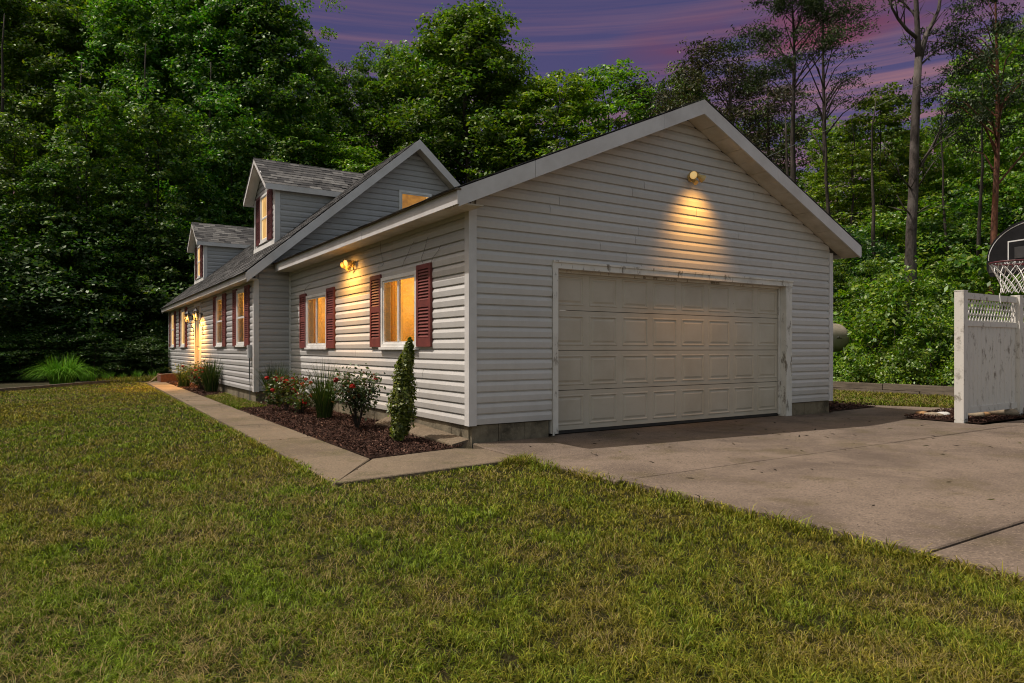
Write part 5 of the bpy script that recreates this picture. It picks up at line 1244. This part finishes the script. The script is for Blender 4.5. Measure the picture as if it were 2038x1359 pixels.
for i, (u, d, v) in enumerate([(1690, 24, 470), (1760, 24.5, 430), (1850, 24, 420), (1930, 24, 400), (2030, 23, 380), (1640, 26, 470), (1585, 26, 520), (2110, 23, 420), (1730, 30, 380), (1900, 31, 350), (1820, 33, 380)]):
    ptree('sapling%d' % (i % 2) if i % 3 else 'darksap%d' % (i % 2), u, d, v, 'sapling', ('bright' if i % 3 else 'dark') + ' slender sapling in the wood ' + where(u), 'saplings inside the wood right of the garage', 1.1, 'sapling')

# the far wood behind everything reads as one mass
rngf = np.random.default_rng(5); Vs, Fs, Cs, nb = [], [], [], 0
for u in range(-700, 2800, 85):
    d = 58 + rngf.uniform(-5, 9); vt = np.interp(u, [-700, 450, 640, 820, 1000, 1260, 1400, 1500, 2100, 2800], [-150, 20, 175, 160, 165, 175, 205, 240, 235, 100]) + rngf.uniform(-12, 25)
    p = at(u, 693.5, d); g0 = tz(p[0], p[1]); Hh = CAM[2] + (693.5 - vt) / 1358.7 * d - g0
    V, F, c, C = crown(int(u + 900), max(Hh, 6), 4.6, 0.5, 120, 42, 0.42, prof=tall, csize=0.28, w=(4, 3, 1, 3, 0.4))
    a = rngf.uniform(0, 6.28); Rm = np.array([[math.cos(a), -math.sin(a), 0], [math.sin(a), math.cos(a), 0], [0, 0, 1]])
    Vs.append(V @ Rm.T + np.array([p[0], p[1], g0])); Fs.append(F + nb); Cs.append(c); nb += len(V)
tag(link('far_wood', mesh('far_wood', np.concatenate(Vs), np.concatenate(Fs), M['leaf'], np.concatenate(Cs))), 'far dark wood closing the view behind the nearer trees', None, None, 'stuff')

# ------------------------------------------------------------------ garden plants
def blades(n, rng, base_r, h, w, droop, cols, wts, seg=4, lean=0.5, org=(0, 0, 0)):
    V = []; F = []; Cc = []; nb = 0
    for k in range(n):
        a = rng.uniform(0, 2 * np.pi); r = base_r * math.sqrt(rng.uniform()); p = np.array([r * math.cos(a), r * math.sin(a), 0.0]); a2 = a + rng.normal(0, 0.7)
        d = np.array([math.cos(a2), math.sin(a2), 0]); s = np.array([-d[1], d[0], 0]); L = h * rng.uniform(0.6, 1.15); ln = lean * rng.uniform(0.1, 1.0); c = np.array(cols[rng.choice(len(cols), p=np.array(wts) / sum(wts))]) * rng.uniform(0.75, 1.25)
        for i in range(seg + 1):
            t = i / seg; q = p + d * L * ln * (t ** 1.6) + np.array([0, 0, L * (t - droop * ln * t ** 3)]); ww = w * (1 - t) ** 0.7 + 0.0008
            V += [q - s * ww, q + s * ww]; Cc += [c, c]
        for i in range(seg): F.append((nb + 2 * i, nb + 2 * i + 1, nb + 2 * i + 3, nb + 2 * i + 2))
        nb += 2 * (seg + 1)
    return np.array(V), np.array(F), np.array(Cc)
GR = [(0.045, 0.075, 0.018), (0.065, 0.10, 0.022), (0.03, 0.052, 0.016), (0.12, 0.11, 0.05)]
def grass_clump(x, y, n, h, label, group, seed, cols=GR, w=(4, 3, 3, 1), lean=0.55, base=0.14, droop=0.5, bw=0.005, name='ornamental_grass'):
    rng = np.random.default_rng(seed); V, F, c = blades(n, rng, base, h, bw, droop, cols, w, 5, lean)
    o = link(name, mesh(name, V, F, M['grass'], c), None, (x, y, -0.05)); return tag(o, label, 'ornamental grass', group)
FG = 'clumps of ornamental grass in the flower beds'
grass_clump(-0.60, 3.55, 420, 0.95, 'tall dark fountain grass clump between the red roses and the leggy rose bush', FG, 1, lean=0.75, base=0.10)
grass_clump(-0.52, 6.95, 420, 0.85, 'fountain grass clump at the house corner beside the small grass patch', FG, 2)
grass_clump(-0.98, 11.4, 480, 0.95, 'fountain grass clump under the house windows next to the far red roses', FG, 3)
grass_clump(-1.15, 14.9, 260, 0.75, 'thin grass clump behind the far red roses', FG, 4)
HG = [(0.11, 0.27, 0.022), (0.15, 0.31, 0.028), (0.075, 0.19, 0.018)]
grass_clump(-4.15, 19.2, 900, 1.05, 'big bright green mound of grass at the far edge of the lawn', None, 5, HG, (3, 3, 2), 1.15, 0.34, 0.75, 0.010)
def rose(x, y, h, r, nleaf, nflow, label, seed, cols, w, group='rose bushes in the flower beds', spread=0.5):
    rng = np.random.default_rng(seed); t = thing('rose_bush', (x, y, -0.06), label, 'rose bush', group)
    b = MB(); tips = []
    for k in range(16):
        a = rng.uniform(0, 6.28); L = h * rng.uniform(0.6, 1.05); q = (r * rng.uniform(0.2, 1) * math.cos(a), r * rng.uniform(0.2, 1) * math.sin(a), L); m = (q[0] * 0.4, q[1] * 0.4, L * 0.55); b.tube([(0, 0, 0), m, q], [0.008, 0.006, 0.003], 4); tips.append((m, q))
    link('stems', mesh('stems', np.array(b.V), b.F, M['bark']), t)
    k = rng.integers(0, len(tips), nleaf); f = rng.uniform(0.0, 1.0, nleaf) ** 0.8; mm = np.array([tips[i][0] for i in k]); qq = np.array([tips[i][1] for i in k])
    P = mm * (1 - f[:, None]) + qq * f[:, None] + rng.normal(size=(nleaf, 3)) * np.array([r * 0.22, r * 0.22, h * 0.09]); P[:, 2] = np.maximum(P[:, 2], 0.03)
    V, F = leaf_quads(P, rng.normal(size=(nleaf, 3)) * 0.6 + np.array([0, 0, 0.8]), 0.055, rng, 0.65); link('leaves', mesh('leaves', V, F, M['leaf'], leaf_cols(nleaf, rng, cols, w)), t)
    for k in range(nflow):
        m, q = tips[rng.integers(0, len(tips))]; f = rng.uniform(0.55, 1.08); p = np.array(m) * (1 - f) + np.array(q) * f + rng.normal(size=3) * np.array([r * 0.25, r * 0.25, h * 0.05]); nP = 22
        o = rng.normal(size=(nP, 3)); o /= np.linalg.norm(o, axis=1, keepdims=True); o *= np.array([0.032, 0.032, 0.022]); V, F = leaf_quads(o, o + np.array([0, 0, 0.02]), 0.045, rng, 0.9)
        c0 = np.array([(0.42, 0.012, 0.014), (0.52, 0.03, 0.02), (0.30, 0.008, 0.012)][rng.integers(0, 3)]); link('flower', mesh('flower', V, F, M['petal'], np.repeat(c0 * rng.uniform(0.7, 1.3, (nP, 1)), 4, 0)), t, p)
RL = [(0.055, 0.08, 0.02), (0.04, 0.06, 0.018), (0.085, 0.075, 0.025), (0.10, 0.045, 0.025)]
rose(-0.74, 5.25, 0.62, 0.42, 1300, 26, 'low rose bush full of red flowers between two grass clumps', 1, RL, (4, 3, 2, 1))
rose(-0.62, 2.05, 0.80, 0.36, 1400, 5, 'leggy dark leaved rose bush with few flowers beside the upright evergreen', 2, [(0.040, 0.058, 0.026), (0.03, 0.045, 0.02), (0.06, 0.07, 0.03), (0.10, 0.045, 0.03)], (4, 4, 2, 1))
rose(-0.95, 13.3, 0.72, 0.55, 1700, 24, 'far red rose bush below the lit house wall', 3, RL, (4, 3, 3, 1))
rose(-1.02, 12.2, 0.55, 0.38, 800, 10, 'small red rose bush at the near end of the far bed', 4, RL, (4, 3, 2, 1))
rose(-0.70, 4.55, 0.40, 0.30, 500, 3, 'small pale leaved rose beside the path edge of the near bed', 6, RL, (4, 2, 4, 1))
# upright evergreen at the corner: narrow flame shape
rng = np.random.default_rng(12); ev = thing('evergreen_shrub', (-0.63, 0.62, -0.07), 'narrow upright evergreen shrub in the mulch near the garage corner', 'shrub')
n = 7000; t = rng.uniform(0, 1, n) ** 0.85; ax = np.stack([0.10 * t + 0.015 * np.sin(t * 7), -0.09 * t, 0.06 + 1.20 * t], 1); pr = np.interp(t, [0, 0.10, 0.3, 0.55, 0.8, 0.95, 1], [0.05, 0.115, 0.150, 0.122, 0.080, 0.040, 0.008]); a = rng.uniform(0, 6.28, n); wob = 1 + 0.28 * np.sin(3 * a + t * 17) + rng.normal(0, 0.10, n)
rr2 = pr * wob * np.sqrt(rng.uniform(0.35, 1, n)); P = ax + np.stack([rr2 * np.cos(a), rr2 * np.sin(a), rng.normal(0, 0.012, n)], 1)
N = np.stack([np.cos(a), np.sin(a), np.full(n, 0.8)], 1) + rng.normal(size=(n, 3)) * 0.5
V, F = leaf_quads(P, N, 0.046, rng, 0.55); link('foliage', mesh('foliage', V, F, M['leaf'], leaf_cols(n, rng, [(0.125, 0.160, 0.016), (0.075, 0.112, 0.013), (0.20, 0.22, 0.022), (0.165, 0.18, 0.02)], (4, 3, 1.5, 2))), ev)
b = MB(); b.tube([(0, 0, -0.05), (0.03, -0.02, 0.5), (0.09, -0.08, 1.15)], [0.022, 0.014, 0.004], 6); link('stem', mesh('stem', np.array(b.V), b.F, M['bark']), ev)
for i in range(10):
    x, y = rg.uniform(-3.6, -1.4), 20.6 + rg.uniform(-0.4, 0.9); grass_clump(x, y, 70, rg.uniform(0.25, 0.42), 'tuft of wild grass along the far edge of the lawn', 'wild grass tufts at the far lawn edge', 300 + i, HG + GR[:1], (1, 1, 2, 2), 0.6, 0.10, 0.4, 0.006, 'grass_tuft')
for i, (u, v, d) in enumerate([(1246, 952, 8.9), (1385, 932, 0), (1040, 912, 0), (372, 770, 0), (1470, 915, 0)][:4]):
    pass

# ------------------------------------------------------------------ mulch beds and bark chips
BED1 = [(-0.30, -0.20), (-1.37, -0.40), (-1.36, 6.1), (-0.80, 6.45), (-0.72, 7.7), (-0.03, 7.7), (-0.03, -0.0)]
BED2 = [(-1.30, 10.3), (-0.74, 10.95), (-0.74, 18.3), (-1.26, 18.1)]
BED3 = [(7.2, -1.28), (7.25, -2.30), (13.0, -2.30), (13.0, -1.7), (8.6, -0.95)]
BED4 = [(7.25, 0.02), (8.9, 0.12), (9.1, 0.75), (9.2, 7.5), (7.25, 7.5)]
mb = MB()
for poly, z in ((BED1, -0.035), (BED2, -0.035), (BED3, -0.018), (BED4, -0.018)): mb.add([(x, y, z) for x, y in poly], [tuple(range(len(poly)))])
tag(mb.build('mulch_bed', M['mulch']), 'beds of dark brown bark mulch along the walls', None, None, 'structure')
def in_poly(X, Y, poly):
    ins = np.zeros(len(X), bool); n = len(poly)
    for i in range(n):
        x0, y0 = poly[i]; x1, y1 = poly[(i + 1) % n]; c = ((y0 > Y) != (y1 > Y)); xi = (x1 - x0) * (Y - y0) / (y1 - y0 + 1e-12) + x0; ins ^= c & (X < xi)
    return ins
def sample(poly, n, rng):
    xs_, ys_ = zip(*poly); X = rng.uniform(min(xs_), max(xs_), n); Y = rng.uniform(min(ys_), max(ys_), n); k = in_poly(X, Y, poly); return X[k], Y[k]
rng = np.random.default_rng(44); PP = []; SS = []
for poly, n, s, zz in ((BED1, 26000, 0.042, -0.030), (BED2, 9000, 0.055, -0.030), (BED3, 12000, 0.05, -0.012), (BED4, 6000, 0.06, -0.012)):
    X, Y = sample(poly, n, rng); m = 0.022 * np.sin(X * 3 + Y) + 0.02; PP.append(np.stack([X + rng.normal(0, 0.02, len(X)), Y + rng.normal(0, 0.02, len(X)), zz + np.maximum(m, 0) * rng.uniform(0, 1, len(X)) + 0.008], 1)); SS.append(np.full(len(X), s))
PP = np.concatenate(PP); SS = np.concatenate(SS); V, F = leaf_quads(PP, rng.normal(size=PP.shape) * 0.5 + np.array([0, 0, 0.9]), SS, rng, 0.34)
tag(link('bark_chips', mesh('bark_chips', V, F, M['chip'], leaf_cols(len(PP), rng, [(0.055, 0.026, 0.018), (0.035, 0.018, 0.013), (0.10, 0.050, 0.034), (0.16, 0.095, 0.065)], (4, 4, 2, 0.6)))), 'scattered dark brown bark mulch chips', None, None, 'stuff')

# dry leaves, needles and twigs on the concrete
rng = np.random.default_rng(45); n = 2600; X = rng.uniform(0.0, 9, n); Y = rng.uniform(-7.5, -0.1, n); k = (Y < -1.0) | (X < 9); X, Y = X[k], Y[k]
X = np.concatenate([X, rng.uniform(-1.95, -1.4, 160)]); Y = np.concatenate([Y, rng.uniform(-1.0, 12, 160)]); P = np.stack([X, Y, np.full(len(X), -0.022)], 1)
V, F = leaf_quads(P, rng.normal(size=P.shape) * 0.16 + np.array([0, 0, 1]), np.where(rng.uniform(size=len(X)) < 0.05, 0.085, 0.02), rng, 0.24)
tag(link('leaf_litter', mesh('leaf_litter', V, F, M['chip'], leaf_cols(len(P), rng, [(0.03, 0.022, 0.016), (0.07, 0.05, 0.03), (0.10, 0.09, 0.035)], (3, 2, 1)))), 'dry leaf bits and twigs scattered on the concrete', None, None, 'stuff')

# ------------------------------------------------------------------ grass
def noise2(X, Y, s, seed):
    r = np.random.default_rng(seed); Z = np.zeros(len(X))
    for k in range(7):
        a = r.uniform(0, 6.28); f = s * r.uniform(0.5, 2.2); Z += np.sin(f * (X * math.cos(a) + Y * math.sin(a)) + r.uniform(0, 6.28) + 1.3 * np.sin(f * 0.7 * (Y * math.cos(a) - X * math.sin(a))))
    return Z / 3.0
def grow(polys, n, dmin, dmax, wmul, hmul, seed, z, cone=True):
    rng = np.random.default_rng(seed)
    if cone:
        dd = dmin * (dmax / dmin) ** rng.uniform(0, 1, n); lat = rng.uniform(-1.15, 1.0, n) * dd * 0.95
        X = CAM[0] + lat * math.cos(YAW) + dd * math.sin(YAW); Y = CAM[1] - lat * math.sin(YAW) + dd * math.cos(YAW)
        k = np.zeros(n, bool)
        for p in polys: k |= in_poly(X, Y, p)
        X, Y, dd = X[k], Y[k], dd[k]
    else:
        X, Y = sample(polys[0], n, rng); dd = np.hypot(X - CAM[0], Y - CAM[1])
    n = len(X); g1 = 1.35 * noise2(X, Y, 1.1, 3); g2 = noise2(X, Y, 4.5, 4); g3 = noise2(X, Y, 0.45, 9)
    clump = 0.35 * noise2(X, Y, 10.0, 6) + 0.6 * noise2(X, Y, 28.0, 8) + 0.6 * noise2(X, Y, 58.0, 13)
    keep = rng.uniform(size=n) < np.clip(0.66 + 0.48 * clump, 0.12, 1); X, Y, dd, g1, g2, g3, clump = [q[keep] for q in (X, Y, dd, g1, g2, g3, clump)]; n = len(X)
    h = hmul * rng.uniform(0.5, 1.3, n) * (1 + 0.12 * g2) * np.clip(1 + 0.25 * clump, 0.5, 1.6); w = (np.clip(0.00058 * dd, 0.0018, 0.011) if cone else wmul) * rng.uniform(0.7, 1.3, n)
    a = rng.uniform(0, 2 * np.pi, n); d = np.stack([np.cos(a), np.sin(a), np.zeros(n)], 1); a2 = a + rng.normal(0, 0.9, n) + 1.57; s = np.stack([np.cos(a2), np.sin(a2), np.zeros(n)], 1)
    ln = rng.uniform(0.3, 1.5, n); straw = rng.uniform(size=n) < np.clip(0.09 + 0.10 * g1 - 0.12 * g2, 0.01, 0.5); ln = np.where(straw, ln + 0.9, ln); w = np.where(straw, w * 0.55, w); h = np.where(straw, h * rng.uniform(0.9, 1.7, n), h)
    B = np.stack([X, Y, np.full(n, z)], 1); mid = B + d * (h * ln * 0.35)[:, None] + np.stack([0 * h, 0 * h, h * 0.58], 1); tip = B + d * (h * ln)[:, None] + np.stack([0 * h, 0 * h, h * np.clip(1.0 - 0.36 * ln, 0.15, 1)], 1)
    V = np.stack([B - s * w[:, None], B + s * w[:, None], mid + s * w[:, None] * 0.8, mid - s * w[:, None] * 0.8, tip], 1)
    lush = np.clip(0.48 + 0.22 * g1 + 0.26 * g2 + 0.30 * g3 + rng.normal(0, 0.3, n), 0, 1)[:, None]
    c = (1 - lush) * np.array([0.155, 0.128, 0.018]) + lush * np.array([0.088, 0.128, 0.009]); c = np.where(straw[:, None], np.array([0.25, 0.19, 0.075]) * rng.uniform(0.6, 1.2, (n, 1)), c * rng.uniform(0.25, 1.6, (n, 1)) * np.clip(1.0 + 0.28 * clump + 0.12 * g2, 0.5, 1.6)[:, None])
    return V, c
def grass_mesh(name, items, label):
    Vs, Cs = [], []
    for V, c in items: Vs.append(V.reshape(-1, 3)); Cs.append(np.repeat(c, 5, 0))
    V = np.concatenate(Vs); n = len(V) // 5; b = np.arange(n)[:, None] * 5
    T = np.concatenate([b + np.array([0, 1, 2]), b + np.array([0, 2, 3]), b + np.array([3, 2, 4])])
    return tag(link(name, mesh(name, V, T, M['grass'], np.concatenate(Cs))), label, None, None, 'stuff')
grass_mesh('grass', [grow([LAWN_A], 980000, 1.9, 26.0, 0.0, 0.037, 1, -0.072)], 'short mown grass of the lawn with dry straw patches')
edge = [[(-0.16, -1.5), (-0.02, -1.5), (-0.02, -5.4), (0.10, -9), (-0.05, -9), (-0.16, -5.4)], [(-2.16, -1.5), (-2.06, -1.4), (-1.95, 18), (-2.02, 18)]]
grass_mesh('edge_grass', [grow([edge[0]], 9000, 0, 0, 0.0035, 0.085, 7, -0.075, False), grow([edge[1]], 16000, 0, 0, 0.005, 0.06, 8, -0.065, False), grow([[(-0.40, -1.35), (-0.02, -1.5), (-0.05, -1.30), (-0.2, -1.22)]], 2200, 0, 0, 0.003, 0.10, 12, -0.07, False)], 'longer grass fringing the concrete edges')
grass_mesh('patch_grass', [grow([PATCH], 14000, 0, 0, 0.006, 0.06, 9, -0.05, False), grow([STRIP], 60000, 0, 0, 0.008, 0.07, 10, -0.045, False), grow([[(-3.4, 18.9), (-1.2, 20.0), (0.2, 22.5), (-2.2, 21.6)]], 9000, 0, 0, 0.009, 0.16, 11, -0.05, False)], 'grass of the small patch by the house and of the strip by the timber wall')
